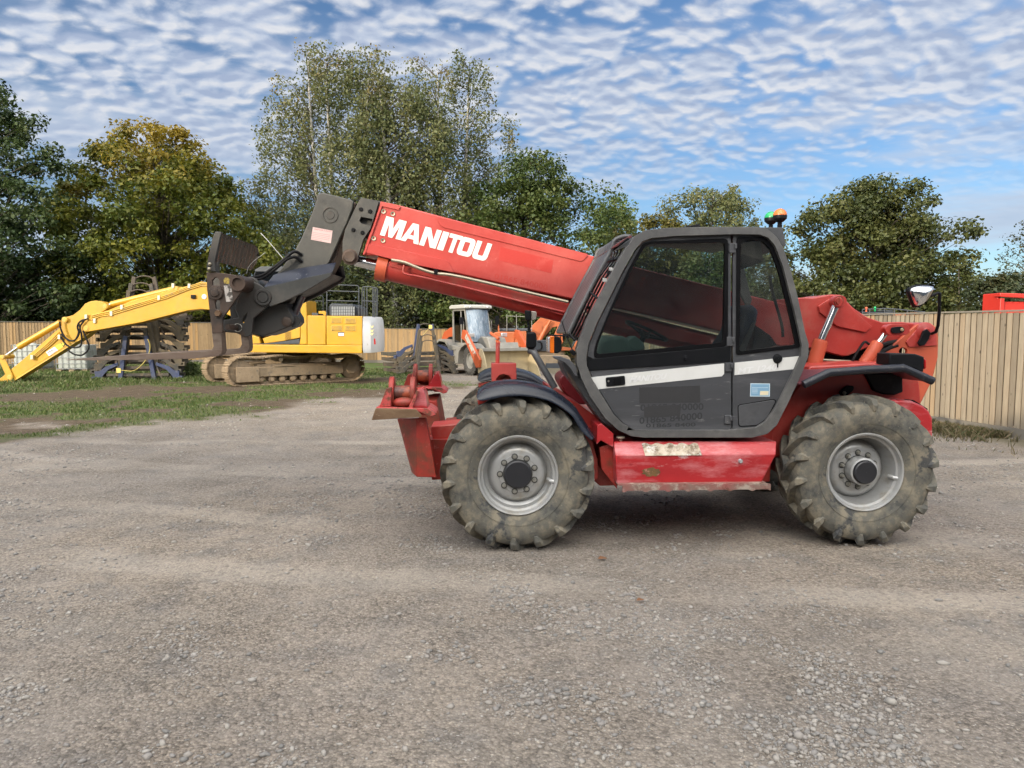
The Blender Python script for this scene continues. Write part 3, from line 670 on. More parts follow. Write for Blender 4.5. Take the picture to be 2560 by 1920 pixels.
# telescoping sections at the front
pr(zQ((1400, 105), (1700, 150), (1800, 180), (1640, 640), (1500, 800), (1400, 780), (1300, 520)), 1.14, 1.46, 'inner_boom', m_steel2, bevel=.006)
pr(zQ((1390, 110), (1420, 100), (1690, 150), (1700, 185), (1640, 400), (1560, 640), (1440, 820), (1350, 1120), (1300, 1210), (1210, 1240), (1120, 1180), (1080, 1040), (1080, 860), (1130, 640), (1290, 300), (1350, 180)), 1.085, 1.14, 'link_plate', m_steel, bevel=.006,
   holes=[zQ(*[(x, y) for x, y in ((1400, 430), (1600, 465), (1580, 585), (1410, 545), (1370, 500))])])
(u, z) = TF.p(*zQ((1207, 1118))[0], 1.08); MB().lathe([(.03, -.02), (.047, -.022), (.058, -.012), (.066, 0), (.072, 0), (.074, .04)], (u, 1.08, z), n=32, caps=True).out('pivot_pin', m_brown, TELE)
for (x, y) in ((1398, 298), (1557, 336), (1266, 656), (1424, 705)):
    (u, z) = TF.p(*zQ((x, y))[0], 1.085); MB().lathe([(.006, -.012), (.016, -.012), (.02, 0)], (u, 1.085, z), n=12, caps=True).out('bolt', m_black, TELE)
# extension ram slung below the boom
def tube_px(pts, ws, r, name, mat, n=20, par=TELE, sm=0):
    P = [TF.P(a, b, w) for (a, b), w in zip(pts, ws)]
    if sm: P = smoothp(P, sm)
    return MB().tube(P, r, n).out(name, mat, par)
tube_px(zG((330, 660), (1740, 1000), (3000, 1304)), (1.26, 1.26, 1.26), .118, 'extension_ram', m_red, 28)
tube_px(zG((268, 648), (350, 668)), (1.26, 1.26), .135, 'ram_collar', m_orange, 28)
tube_px(zG((90, 605), (280, 650)), (1.26, 1.26), .052, 'ram_rod', m_chrome)
pr(zG((355, 610), (900, 735), (1770, 945), (2900, 1205), (2900, 1300), (1745, 1040), (1690, 1030), (1300, 905), (700, 745), (360, 650)), 1.13, 1.16, 'ram_guard', m_red, bevel=.004)
tube_px(zG((375, 600), (480, 620), (590, 665), (720, 705), (940, 738), (1770, 932)), (1.07,)*6, .015, 'hydraulic_pipe', m_pipe, 10, sm=4)
tube_px(zG((475, 640), (468, 690), (500, 716), (700, 755), (1740, 1012)), (1.08, 1.08, 1.08, 1.1, 1.12), .011, 'hydraulic_pipe', m_red, 10, sm=4)
pr(zG((712, 672), (742, 678), (738, 718), (710, 712)), 1.045, 1.085, 'pipe_clamp', m_black, bevel=.002)
# ---- gooseneck head
pr(zQ((650, 40), (700, 10), (760, 12), (1230, 130), (1270, 160), (1250, 300), (1150, 560), (1110, 640), (860, 1200), (760, 1360), (500, 1500), (-120, 1480), (0, 1350), (270, 980), (360, 810), (470, 560), (600, 230)), 1.12, 1.48, 'boom_head', m_steel, bevel=.01)
pr(zQ((1275, 165), (1320, 190), (1130, 640), (960, 1180), (830, 1440), (760, 1380), (880, 1180), (1120, 640)), 1.17, 1.43, 'head_backing', m_brown, bevel=.006)
(u, z) = TF.p(*zQ((870, 400))[0], 1.12); MB().lathe([(.001, -.004), (.036, -.004), (.038, -.002), (.04, .004), (.062, .004), (.064, -.006), (.070, -.006), (.072, 0)], (u, 1.12, z), n=36).out('pin_boss', m_steel2, TELE)
m_pink = pmat('faded_pink_label', (.55, .40, .39), (.50, .36, .36), .6)
m_pinkink = flat('label_ink', (.42, .24, .24), .6)
pr(zQ((568, 606), (908, 668), (878, 886), (534, 822)), 1.118, 1.12, 'warning_label', m_pink, bevel=0)
font_on(TF, 'IMPORTANT', zQ((590, 655), (890, 700), (898, 674), (596, 624)), 1.117, m_pinkink, TELE, bold=.03)
lt = MB()
for i in range(5):
    a = TF.q(zQ((556-i*4, 690+i*28), (870-i*6-(120 if i == 4 else 0), 744+i*28-(20 if i == 4 else 0)), (870-i*6-(120 if i == 4 else 0), 752+i*28-(20 if i == 4 else 0)), (556-i*4, 698+i*28)), 1.1175)
    lt.add([(p[0], 1.1172, p[1]) for p in a], [(0, 1, 2, 3)])
lt.out('printed_lines', m_pinkink, TELE, fix=False)
def P3(zf, x, y, w): a, b = zf((x, y))[0]; return TF.P(a, b, w)
# flared lower nose: shoulder from w 1.12 out to w .98, and the same on the far side
top = [P3(zM, 900, 620, 1.12), P3(zM, 1080, 565, 1.12), P3(zM, 1330, 520, 1.12), P3(zM, 1660, 470, 1.12)]
edg = [P3(zM, 780, 770, .97), P3(zM, 960, 735, .97), P3(zM, 1270, 660, .97), P3(zM, 1610, 590, .97)]
low = [P3(zM, 850, 1010, .97), P3(zM, 1030, 945, .97), P3(zM, 1270, 830, .97), P3(zM, 1590, 640, .97)]
def strip(a, b, rev=False):
    m = MB(); n = len(a); m.add(list(a)+list(b), [(i, i+1, n+i+1, n+i) for i in range(n-1)]); return m
def solid(a, b, dw):
    n = len(a); A = list(a)+list(b); B = [Vector((p[0], p[1]+dw, p[2])) for p in A]; m = MB()
    fs = [(i, i+1, n+i+1, n+i) for i in range(n-1)]; N = 2*n
    m.add(A+B, fs+[tuple(j+N for j in reversed(f)) for f in fs]+[(i, i+1, i+1+N, i+N) for i in range(n-1)]+[(n+i, n+i+1, n+i+1+N, n+i+N) for i in range(n-1)]+[(0, n, n+N, N), (n-1, 2*n-1, 2*n-1+N, n-1+N)]); return m
sh_ = solid(top, edg, .02).out('head_shoulder', m_navy, TELE)
sd_ = solid(edg, low, .04).out('nose_plate', m_steel, TELE, .004)
mirror_w(sh_, 1.30); mirror_w(sd_, 1.30)
pr(zM((900, 740), (1600, 600), (1560, 640), (1270, 800), (900, 960)), 1.02, 1.58, 'nose_core', m_steel2)
# ---- carriage
pr(zM((80, 585), (185, 588), (440, 622), (520, 660), (552, 720), (535, 780), (360, 1030), (275, 1150), (275, 1330), (150, 1335), (125, 1150), (85, 800)), .76, .79, 'carriage_plate', m_brown, bevel=.004,
   holes=[zM((150, 750), (148, 690), (175, 655), (210, 655), (235, 690), (240, 760)), zM((192, 1040), (180, 960), (195, 930), (225, 925), (245, 950), (245, 1045))])
pr(zM((145, 185), (185, 90), (260, 95), (180, 455), (195, 580), (80, 575), (78, 510)), .745, .80, 'backrest_upright', m_steel2, bevel=.006)
for p in ((122, 490), (115, 548)):
    (u, z) = TF.p(*zM(p)[0], .745); MB().sph((u, .742, z), .016, 12, 6).out('bolt', m_pipe, TELE)
# curved backrest sheet across the carriage
prof = [(250, 95), (262, 140), (225, 290), (190, 455), (205, 470)]
loops = []
us = [P3(zM, x, y, .76) for x, y in ((262, 110), (240, 230), (215, 340), (192, 455))]
NW = 44; g = MB(); rows = []
for i in range(NW+1):
    t = i/NW; w = .76+1.08*t; rr = []
    for j, p in enumerate(us):
        s = 1-.0*t; edge = max(0, t-.86)/.14; zt = p[2]
        if j == 0: zt -= .10*edge**2
        if j == 3: zt += .06*edge**2
        rr.append(Vector((p[0]+.0035*math.sin(t*math.pi*22), w, zt)))
    rows.append(rr)
A = [v for r in rows for v in r]; B = [Vector((v[0]-.012, v[1], v[2])) for v in A]; n = len(A); fs = []
for i in range(NW):
    for j in range(3):
        a, b_, c_, d_2 = i*4+j, i*4+j+1, (i+1)*4+j+1, (i+1)*4+j; fs += [(a, b_, c_, d_2), (a+n, d_2+n, c_+n, b_+n)]
for i in range(NW): fs += [(i*4, (i+1)*4, (i+1)*4+n, i*4+n), (i*4+3, i*4+3+n, (i+1)*4+3+n, (i+1)*4+3)]
for j in range(3): fs += [(j, j+n, j+1+n, j+1), (NW*4+j, NW*4+j+1, NW*4+j+1+n, NW*4+j+n)]
g.add(A+B, fs).out('load_backrest', m_fender, TELE, ang=60)
pr(zM((195, 455), (215, 455), (215, 600), (195, 600)), 1.78, 1.84, 'backrest_upright', m_steel2)
# cross members, far plate
cp = pr(zM((80, 585), (185, 588), (440, 622), (552, 720), (360, 1030), (275, 1150), (275, 1330), (150, 1335), (85, 800)), 1.82, 1.85, 'carriage_plate', m_steel2)
(u0, z0) = TF.p(*zM((455, 720))[0], .74)
MB().lathe([(.045, -.02), (.068, -.02), (.07, 0), (.07, 1.1), (.045, 1.1), (.045, -.02)], (u0, .76, z0), n=32).out('cross_tube', m_brown, TELE)
MB().lathe([(.075, .25), (.085, .26), (.085, .44), (.075, .45)], (u0+.02, .76, z0-.01), n=32, caps=True).out('tube_boss', m_steel2, TELE)
(u, z) = TF.p(*zM((192, 840))[0], .75)
MB().lathe([(.001, -.035), (.03, -.033), (.036, -.022), (.058, -.020), (.064, -.008), (.064, 0), (.03, 0), (.03, 1.1)], (u, .76, z), n=28).out('fork_pin', m_brown, TELE)
(u, z) = TF.p(*zM((217, 1090))[0], .75); MB().lathe([(.001, -.025), (.026, -.025), (.032, 0)], (u, .76, z), n=6).out('bolt', m_rust, TELE)
pr(zM((288, 740), (378, 738), (405, 945), (320, 950)), .757, .76, 'worn_label', pmat('peeled_white_label', (.50, .46, .42), (.42, .38, .34), .6, 0, 8, [((.07, .06, .05), 18, .48, .52, 1)]), bevel=0)
pr(zM((288, 655), (368, 655), (370, 728), (292, 730)), .757, .76, 'worn_label', pmat('peeled_yellow_label', (.45, .32, .06), None, .6, 0, 8, [((.06, .05, .04), 22, .48, .52, 1)]), bevel=0)
# coupler plates: two pairs
for w0, w1_ in ((.98, 1.02), (1.58, 1.62)):
    pr(zM((520, 690), (640, 700), (730, 740), (840, 820), (885, 880), (880, 930), (845, 985), (650, 1150), (635, 1330), (600, 1370), (540, 1375), (440, 1330), (280, 1320), (285, 1170), (350, 1165), (470, 1140), (420, 1020), (480, 850)), w0, w1_, 'coupler_plate', m_steel2, bevel=.006,
       holes=[zM((505, 1210), (530, 1130), (575, 1085), (560, 1150), (530, 1215))])
pr(zM((360, 1030), (520, 800), (620, 760), (600, 1100), (560, 1200), (380, 1180)), 1.06, 1.54, 'coupler_core', m_steel2)
(u, z) = TF.p(*zM((768, 895))[0], .96)
MB().lathe([(.001, -.012), (.044, -.012), (.046, -.004), (.052, -.004), (.054, -.014), (.072, -.014), (.078, 0), (.078, .7)], (u, .97, z), n=36, caps=True).out('pivot_pin', m_steel2, TELE)
tube_px(zM((335, 1255), (440, 1265)), (.86, .98), .025, 'locking_pin', m_brown, 14)
(u, z) = TF.p(*zM((438, 1265))[0], .90)
MB().tube([(u+.036*math.cos(a*.4), .95, z+.036*math.sin(a*.4)) for a in range(16)], .003, 6, closed=False).out('ring_clip', m_nut, TELE)
pr(zM((650, 1150), (880, 980), (1030, 960), (1140, 1130), (1150, 1200), (1100, 1250), (900, 1330), (780, 1365), (640, 1330)), 1.10, 1.50, 'tilt_linkage', m_steel2, bevel=.01)
(u, z) = TF.p(*zM((1053, 1193))[0], 1.09); MB().lathe([(.001, -.01), (.03, -.012), (.045, -.006), (.047, 0)], (u, 1.10, z), n=24).out('pivot_pin', m_brown, TELE)
tube_px(zM((1140, 1115), (1240, 880)), (1.28, 1.28), .038, 'tilt_ram_rod', flat('dull_rod', (.20, .20, .21), .35, .8), 18)
tube_px(zM((1150, 1190), (1155, 1200)), (1.15, 1.45), .055, 'ram_eye', m_steel2)
for dx, dy in ((0, 0), (10, 35)):
    tube_px(zM((620, 655+dy*.6), (760, 625+dy), (900, 530+dy), (1040, 420+dy*.7), (1120, 350+dy*1.6), (1175, 340+dy*2), (1240, 380+dy*2.4)), (1.05, 1.05, 1.04, 1.04, 1.06, 1.08, 1.12), .014, 'hydraulic_hose', m_hose, 10, sm=5)
tube_px(zM((740, 110), (830, 205), (1050, 465)), (1.04, 1.04, 1.06), .0035, 'wire_tie', flat('pale_wire', (.5, .5, .5), .4, .3), 6)
tube_px(zM((568, 610), (590, 530), (660, 450), (795, 352)), (1.0, 1.0, 1.0, 1.0), .0025, 'wire_tie', flat('thin_wire', (.35, .35, .33), .4, .3), 6, sm=5)
# ---- forks
def fork(w0, dw):
    out_ = zM((140, 1300), (255, 1300), (272, 1540), (262, 1580), (215, 1612), (150, 1618))+zI((1900, 1014), (1400, 1026), (930, 1032), (650, 1029), (650, 1024), (900, 1003), (1400, 968), (1900, 945), (2040, 940), (2090, 930), (2110, 890))
    q = TF.q(out_, .87); return MB().prism(q, w0, w0+dw).out('fork', m_fork, TELE, .006)
fork(.87, .115); fork(1.62, .115)

# ---- rear of the boom, lift rams, frame plates
pr(zB((300, 350), (390, 347), (440, 352), (590, 322), (680, 325), (730, 380), (790, 440), (905, 515), (1030, 556), (1190, 552), (1300, 566), (1420, 575), (1440, 660), (1210, 700), (1150, 730), (900, 768), (740, 838), (690, 840), (540, 800), (300, 745)), 1.06, 1.54, 'boom_rear', m_red, bevel=.01)
pr(zB((490, 420), (590, 355), (720, 380), (800, 470), (940, 590), (885, 640), (650, 590), (600, 550), (500, 470)), 1.035, 1.06, 'stiffener_plate', m_red, bevel=.004)
def frm_plate(w0, w1_):
    return pr(zB((1185, 690), (1240, 640), (1320, 575), (1370, 558), (1430, 562), (1480, 600), (1495, 680), (1490, 850), (1440, 1050), (1345, 1240), (1200, 1260), (900, 1240), (700, 1000), (800, 910), (940, 890)), w0, w1_, 'frame_plate', m_orange, bevel=.006,
       holes=[zB(*circ((1200, 800), 34, 14))])
frm_plate(.98, 1.02); frm_plate(1.58, 1.62)
pr(zB((1225, 720), (1310, 620), (1400, 590), (1470, 620), (1485, 750), (1250, 765)), .965, .98, 'pivot_plate', m_redboom, bevel=.004)
(u, z) = TF.p(*zB((1400, 635))[0], .94); MB().lathe([(.001, -.03), (.03, -.032), (.04, -.02), (.07, -.012), (.09, 0), (.09, .7)], (u, .965, z), n=30).out('pivot_pin', m_red, TELE)
MB().prism(TF.q(zB((1370, 630), (1400, 612), (1430, 640), (1420, 690), (1380, 750), (1345, 755), (1325, 730), (1350, 690)), .91), .91, .935).out('mirror_bracket', m_black, TELE, .004)
def ram(zf, a, b, c_, d, w, rb, rr, eye, rad_eye, nm='lift_ram'):
    """barrel a-b, rod b-c, eye at c"""
    A, B, Cc = P3(zf, *a, w), P3(zf, *b, w), P3(zf, *c_, w)
    e = empty(nm, parent=TELE)
    MB().tube([A, B], rb, 24).out('ram_barrel', m_orange, e, .004)
    MB().tube([B, B+(B-A).normalized()*.012], rb*.86, 24).out('ram_gland', m_orange, e)
    MB().tube([B, Cc], rr, 20).out('ram_rod', m_chrome, e)
    MB().cyl((Cc[0], w-rad_eye, Cc[2]), (Cc[0], w+rad_eye, Cc[2]), rad_eye, 24).out('ram_eye', m_red, e, .004)
    return e
ram(zB, (440, 960), (508, 712), (650, 385), 0, .90, .066, .036, 1, .058)
MB().cyl(P3(zB, 650, 385, .78), P3(zB, 650, 385, 1.05), .045, 24).out('pivot_pin', m_red, TELE, .004)
P_ = P3(zB, 685, 375, .77); MB().lathe([(.001, -.004), (.03, -.004), (.036, .004), (.045, .004), (.046, .03)], (P_[0]-.02, .775, P_[2]), n=24).out('pin_cap', m_redrust, TELE)
ram(zB, (830, 960), (985, 735), (1075, 620), 0, .90, .055, .026, 1, .05, 'compensation_ram')
MB().prism(rounded(TF.q(zB((1020, 600), (1070, 570), (1220, 570), (1240, 640), (1200, 665), (1050, 665)), .84), .03), .80, .86).out('ram_clevis', m_red, TELE, .005)
MB().prism(rounded(TF.q(zB((1105, 598), (1180, 590), (1212, 605), (1205, 640), (1130, 650), (1100, 640)), .78), .02), .775, .80).out('pin_keeper', m_black, TELE, .003)
(u, z) = TF.p(*zB((1190, 617))[0], .775); MB().lathe([(.001, -.012), (.012, -.012), (.017, 0)], (u, .775, z), n=12).out('bolt', flat('brass_bolt', (.5, .42, .25), .4, .6), TELE)
tube_px(zB((770, 890), (800, 830), (850, 750), (880, 720), (915, 740)), (.86,)*5, .012, 'hydraulic_hose', m_hose, 8, sm=4)
tube_px(zB((1000, 760), (1100, 730), (1180, 720)), (1.03,)*3, .028, 'hydraulic_hose', m_hose, 10, sm=4)
tube_px(zB((1000, 820), (1090, 770), (1150, 750)), (1.0,)*3, .024, 'hydraulic_hose', m_hose, 10, sm=4)
tube_px(zB((520, 870), (780, 885)), (.97, .97), .012, 'hydraulic_pipe', m_pipe, 8)
pr(zB((540, 800), (900, 790), (1000, 740), (1200, 720), (1180, 900), (420, 920), (400, 820)), 1.18, 1.40, 'valve_block', m_black)
# ---- body
BODY = [(1395, 985), (1450, 1012), (1505, 1052), (1560, 1070), (1935, 1070), (1925, 1205), (1500, 1215), (1470, 1190), (1420, 1110)]
pr(BODY, .42, 1.98, 'chassis', m_red, bevel=.01)
pr(zC((600, 648), (690, 640), (700, 760), (1500, 960), (1800, 980), (1800, 1010), (1400, 1010), (620, 900)), .72, 1.68, 'front_frame', m_redrust, bevel=.006)
pr(zB((60, 1500), (200, 1260), (330, 1085), (420, 925), (900, 900), (1230, 900), (1330, 1000), (1350, 1230), (1100, 1420), (700, 1500), (95, 1700)), .44, .96, 'rear_body', m_red, bevel=.012)
pr(zP((800, 935), (850, 918), (985, 1035), (985, 1195), (840, 1110), (790, 1160)), .10, .50, 'cab_mount', m_redworn)
(u, z) = TF.p(*zD((365, 215))[0], .2); MB().lathe([(.001, .012), (.034, .010), (.036, 0), (.012, -.006), (.012, -.03)], (u, .16, z), 'z', 20).out('mount_buffer', flat('buff_rubber', (.4, .33, .25), .7), TELE)
# rear bumper hump
hp = TF.q(zB((1000, 1212), (1150, 1205), (1270, 1212), (1370, 1255), (1420, 1300), (1450, 1360), (1452, 1480), (1440, 1640), (1400, 1640), (1320, 1450), (1150, 1290)), .14)
MB().prism(hp, .14, 2.26).out('rear_counterweight', m_redworn, TELE, .035, seg=4)
MB().prism(TF.q(zB((1255, 1205), (1290, 1208), (1405, 1280), (1400, 1300), (1300, 1245)), .22), .22, .30).out('rubber_edging', m_black, TELE)
(u, z) = TF.p(*zB((705, 1148))[0], .40)
MB().prism(rounded(TF.q(zB((675, 1140), (740, 1085), (790, 1090), (785, 1125), (725, 1175), (690, 1170)), .40), .03), .40, .44).out('pin_keeper', m_black, TELE, .003)
MB().lathe([(.001, -.012), (.014, -.012), (.018, 0)], (u, .40, z), n=12).out('bolt', m_pipe, TELE)
pr(zB((885, 985), (1195, 985), (1200, 1140), (1130, 1165), (1040, 1160), (960, 1130)), .40, .50, 'filter_housing', m_black, bevel=.01)
# rear fender deck with its round edge bar
u0, z0 = TF.p(*zB((320, 1065))[0], .06); u1, z1 = TF.p(*zB((560, 975))[0], .06); u2, z2 = TF.p(*zB((1180, 938))[0], .06); u3, z3 = TF.p(*zB((1425, 1045))[0], .06)
dk = MB(); prf = [(u0, z0), (u1, z1), (u2, z2), (u3, z3)]
dk.prism(prf+[(a, b-.012) for a, b in reversed(prf)], .04, .80); dk.out('rear_fender', pmat('maroon_deck', (.15, .035, .045), (.09, .03, .04), .4, 0, 3, [((.03, .03, .035), 4, .5, .6, .7)]), TELE)
MB().tube([(u0+.03, .03, z0-.01), (u1, .03, z1), ((u1+u2)/2, .03, (z1+z2)/2+.004), (u2, .03, z2), (u3, .03, z3)], .034, 16).out('fender_bar', pmat('chipped_black_bar', (.015, .017, .024), None, .35, 0, 5, [((.10, .085, .08), 14, .58, .66, .8)], spec=.4), TELE, ang=60)
pr(zB((1090, 815), (1300, 820), (1378, 845), (1372, 975), (1290, 945), (1080, 915)), .14, .34, 'lamp_housing', m_black, bevel=.01)
pr(zB((1378, 860), (1395, 870), (1395, 940), (1378, 950)), .16, .32, 'tail_lamp', m_redlens, bevel=.006)
# ---- front fenders and arches
outer = zC((858, 385), (880, 340), (960, 296), (1100, 273), (1250, 286), (1400, 326), (1500, 385), (1600, 465), (1640, 520), (1700, 610), (1750, 690))
inner = zC((868, 405), (900, 410), (960, 400), (1100, 376), (1250, 378), (1400, 412), (1500, 465), (1570, 520), (1600, 560), (1650, 640), (1722, 706))
fo = TF.q(outer, .03); fi = TF.q(inner, .0)
def dens2(l, k=6): return [(v[0], v[2]) for v in smoothp([(a, 0, b) for a, b in l], k)]
fo, fi = dens2(fo), dens2(fi)
rows = []
for (a, b), (c_, d) in zip(fo, fi):
    rr = []
    for k in range(13):
        t = k/12; cr_ = math.sin(math.pi*min(max(t, .0), 1))**.42; rr.append(Vector((c_+(a-c_)*cr_, .0+.42*t, d+(b-d)*cr_)))
    rows.append(rr)
cen = (fu[0], .6)
fm = MB(); n = 13; A = [v for r in rows for v in r]; B = []
for v in A:
    d = Vector((cen[0]-v[0], 0, cen[1]-v[2])).normalized(); B.append(v+d*.012)
N = len(A); fs = []
for i in range(len(rows)-1):
    for k in range(n-1):
        a = i*n+k; fs += [(a, a+1, a+n+1, a+n), (a+N, a+n+N, a+n+1+N, a+1+N)]
    fs += [(i*n, (i+1)*n, (i+1)*n+N, i*n+N), (i*n+n-1, i*n+n-1+N, (i+1)*n+n-1+N, (i+1)*n+n-1)]
m_ = (len(rows)-1)*n
for k in range(n-1): fs += [(k, k+N, k+1+N, k+1), (m_+k, m_+k+1, m_+k+1+N, m_+k+N)]
fd = fm.add(A+B, fs).out('front_fender', m_fender, TELE, ang=70)
arch = zC((870, 418), (960, 400), (1100, 380), (1250, 384), (1400, 420), (1500, 475), (1600, 570), (1720, 720), (1760, 860), (1760, 1000), (1700, 1000), (1690, 850), (1600, 660), (1500, 545), (1400, 470), (1250, 415), (1100, 402), (960, 425), (875, 450))
ar = pr(arch, .26, .42, 'wheel_arch', m_red, bevel=.003)
mirror_w(fd, WC); mirror_w(ar, WC)
# red block with the level rod in front of the boom
pr(zT((822, 825), (1165, 822), (1170, 1095), (1095, 1095), (1095, 1035), (1060, 985), (990, 970), (930, 985), (888, 1035), (888, 1100), (828, 1095)), .78, .90, 'front_bracket', m_redboom, bevel=.004)
pr(zT((830, 850), (1160, 850), (1160, 1100), (830, 1100)), .95, 1.55, 'front_block', m_redrust)
tube_px(zT((905, 825), (912, 530)), (.85, .85), .019, 'level_rod', m_redboom, 12)
tube_px(zT((985, 1070), (1045, 1010)), (.88, .88), .03, 'fitting', m_redrust, 10)
pr([(1060, 1100), (1450, 1090), (1460, 1180), (1080, 1200)], .45, .74, 'axle_beam', m_redrust)
pr([(2000, 1100), (2220, 1100), (2220, 1190), (1960, 1190)], .45, 1.95, 'rear_axle_frame', m_redrust)
# ---- front beam and stabilisers
pr(zO((865, 910), (1165, 880), (1260, 885), (1180, 980), (1050, 1180), (960, 1290), (905, 1110), (865, 980)), .50, .84, 'front_beam', m_red, bevel=.008)
S = []
def V3(x, y, w): return P3(zO, x, y, w)
lo = [V3(630, 1470, .30), V3(690, 1525, .10), V3(935, 1530, .12), V3(940, 1500, .50), V3(660, 1440, .50)]
up_ = [V3(455, 815, .30), V3(690, 815, .09), V3(800, 800, .12), V3(812, 800, .50), V3(470, 810, .50)]
md = [V3(615, 1330, .30), V3(860, 1230, .10), V3(905, 1150, .12), V3(910, 1200, .50), V3(640, 1330, .50)]
S.append(MB().loft([up_, lo]).out('stabiliser_leg', m_redrust, TELE, .006))
S.append(pr(zO((188, 688), (680, 700), (745, 765), (750, 795), (140, 832)), -.02, .01, 'stabiliser_pad', m_rust, bevel=.004))
S.append(pr(zO((200, 672), (830, 690), (905, 740), (920, 770), (860, 790), (700, 720), (190, 690)), .01, .42, 'pad_plate', m_pinkchip, bevel=.004))
S.append(pr(zO((236, 672), (316, 445), (382, 430), (374, 665)), .03, .07, 'pad_bracket', m_pinkchip, bevel=.004))
S.append(pr(zO((236, 672), (316, 445), (382, 430), (374, 665)), .30, .34, 'pad_bracket', m_redrust, bevel=.004))
S.append(pr(zO((600, 672), (700, 500), (752, 432), (800, 520), (838, 770), (700, 770)), .05, .30, 'pad_bracket', m_redworn, bevel=.006))
S.append(pr(zO((585, 690), (690, 470), (720, 470), (640, 690)), .02, .05, 'bracket_edge', m_pinkchip, bevel=.003))
a, b_ = V3(430, 500, .17), V3(640, 500, .17)
S.append(MB().tube([a, b_], .062, 22).out('ram_eye', pmat('scorched_orange', (.40, .09, .04), None, .45, 0, 3, [((.03, .02, .02), 4, .5, .6, .8)]), TELE))
for x in (395, 650):
    c_ = V3(x, 525, .17); poly = [(.17+.10*math.cos(t*.4), c_[2]+.15*math.sin(t*.4)) for t in range(16)]
    S.append(MB().uprism(poly, c_[0]-.02, c_[0]+.02).out('clevis_plate', m_redrust, TELE, .006))
c_ = V3(770, 500, .1); S.append(MB().tube([c_+Vector((-.05, .04, 0)), c_+Vector((.01, .04, 0))], .045, 18, ).out('pivot_pin', m_redrust, TELE, .006))
S.append(MB().sph(V3(535, 615, .08), .06, 14, 8, (1.5, 1, .7)).out('grease_boss', m_redrust, TELE))
for s_ in S: mirror_w(s_, WC)

# ---- step box
a = [P3(zD, 305, 264, .10), P3(zD, 1915, 250, .10), P3(zD, 1975, 270, .08)]
bx = MB(); 
tl, tr_, ml, mr_, bl, br = P3(zD, 305, 264, .11), P3(zD, 1975, 262, .11), P3(zD, 322, 402, .02), P3(zD, 1966, 396, .02), P3(zD, 335, 692, .02), P3(zD, 1822, 680, .02)
def bk(v, w): return Vector((v[0], w, v[2]))
bx.loft([[tl, ml, bl, bk(bl, .44), bk(tl, .44)], [tr_, mr_, br, bk(br, .44), bk(tr_, .44)]]).out('step_box', m_redworn, TELE, .008)
sb = MB(); g0, g1 = P3(zD, 345, 690, .0), P3(zD, 1890, 690, .0)
sb.b2((g0[0], -.03, g0[2]-.012), (g1[0]-.03, .14, g0[2]-.0))
lip = []
n_ = 60
for i in range(n_+1):
    t = i/n_; lip.append((g0[0]+.03+(g1[0]-g0[0]-.03)*t, g0[2]-.008+.006*abs(math.sin(t*math.pi*15))))
lw = []
for i in range(n_, -1, -1):
    t = i/n_; lw.append((g0[0]+.03+(g1[0]-g0[0]-.03)*t, g0[2]-.050-(.012 if (t*7) % 1 < .22 else 0)))
sb.prism(lip+lw, -.045, -.030); sb.out('step_tread', pmat('worn_step', (.30, .10, .09), (.22, .16, .13), .5, .2, 6, [((.42, .36, .30), 10, .5, .62, .9), (RUST, 8, .58, .66, .9)], bump=.4), TELE)
(u, z) = TF.p(*zD((1600, 460))[0], .02); MB().lathe([(.001, -.018), (.013, -.018), (.014, -.01), (.017, -.012), (.019, 0)], (u, .02, z), n=20).out('tank_cap', m_lens, TELE)
for (pp, mt, nm) in ((zD(*[(600+i*8+6*math.sin(i), 290+10*math.sin(i*1.7)) for i in range(0, 74, 3)]+[(1190-i*8, 392+10*math.sin(i*2.1)) for i in range(0, 74, 3)]), pmat('bare_worn_metal', (.50, .44, .36), (.40, .33, .24), .5, .3, 9, [((.10, .06, .03), 9, .45, .6, .9), ((.62, .60, .56), 14, .55, .65, .8)], bump=.5), 'worn_patch'),):
    q = TF.q(pp, .06); vs = []
    for (uu, zz_) in q:
        t = (zz_-ml[2])/(tl[2]-ml[2]); vs.append((uu, .02+.09*t-.003, zz_))
    MB().add(vs, [tuple(range(len(vs)))]).out(nm, mt, TELE, fix=False)
pp = zD(*[(690+95*math.cos(t*.35)*(1+.15*math.sin(t*3.3)), 575+45*math.sin(t*.35)*(1+.2*math.cos(t*2.3))) for t in range(18)])
pr(pp, .0185, .02, 'rust_patch', pmat('brown_rust', (.16, .09, .03), (.09, .05, .02), .8, 0, 14, [((.40, .16, .13), 20, .55, .65, .8)]), bevel=0)
pr(zD((160, 320), (310, 270), (340, 750), (180, 545)), .15, .50, 'step_side', m_redrust)

# ---- cab
CW = .10
out_r = zA((285, 955), (330, 835), (480, 545), (578, 372), (640, 285), (705, 248), (830, 233), (1100, 226), (1440, 226), (1500, 238), (1562, 290), (1605, 365), (1652, 505), (1702, 705), (1742, 900), (1768, 985), (1765, 1065), (1720, 1185), (1640, 1355), (1562, 1510), (1500, 1568), (1400, 1592), (700, 1592), (620, 1583), (535, 1545), (450, 1470), (350, 1325), (292, 1200), (264, 1105), (264, 1020))
in_r = zA((327, 1070), (340, 985), (395, 850), (560, 520), (640, 378), (688, 322), (750, 298), (900, 285), (1280, 274), (1450, 276), (1505, 296), (1548, 345), (1600, 480), (1655, 690), (1700, 880), (1722, 990), (1718, 1060), (1680, 1150), (1560, 1395), (1490, 1488), (1430, 1526), (1250, 1543), (640, 1543), (560, 1498), (500, 1435), (362, 1210), (330, 1125))
fr1 = pr(out_r, CW-.02, CW+.10, 'cab_frame', m_greyfr, holes=[in_r], bevel=.022, seg=4)
fr2 = pr(out_r, 1.0, 1.08, 'cab_frame', m_greyfr, holes=[in_r], bevel=.01)
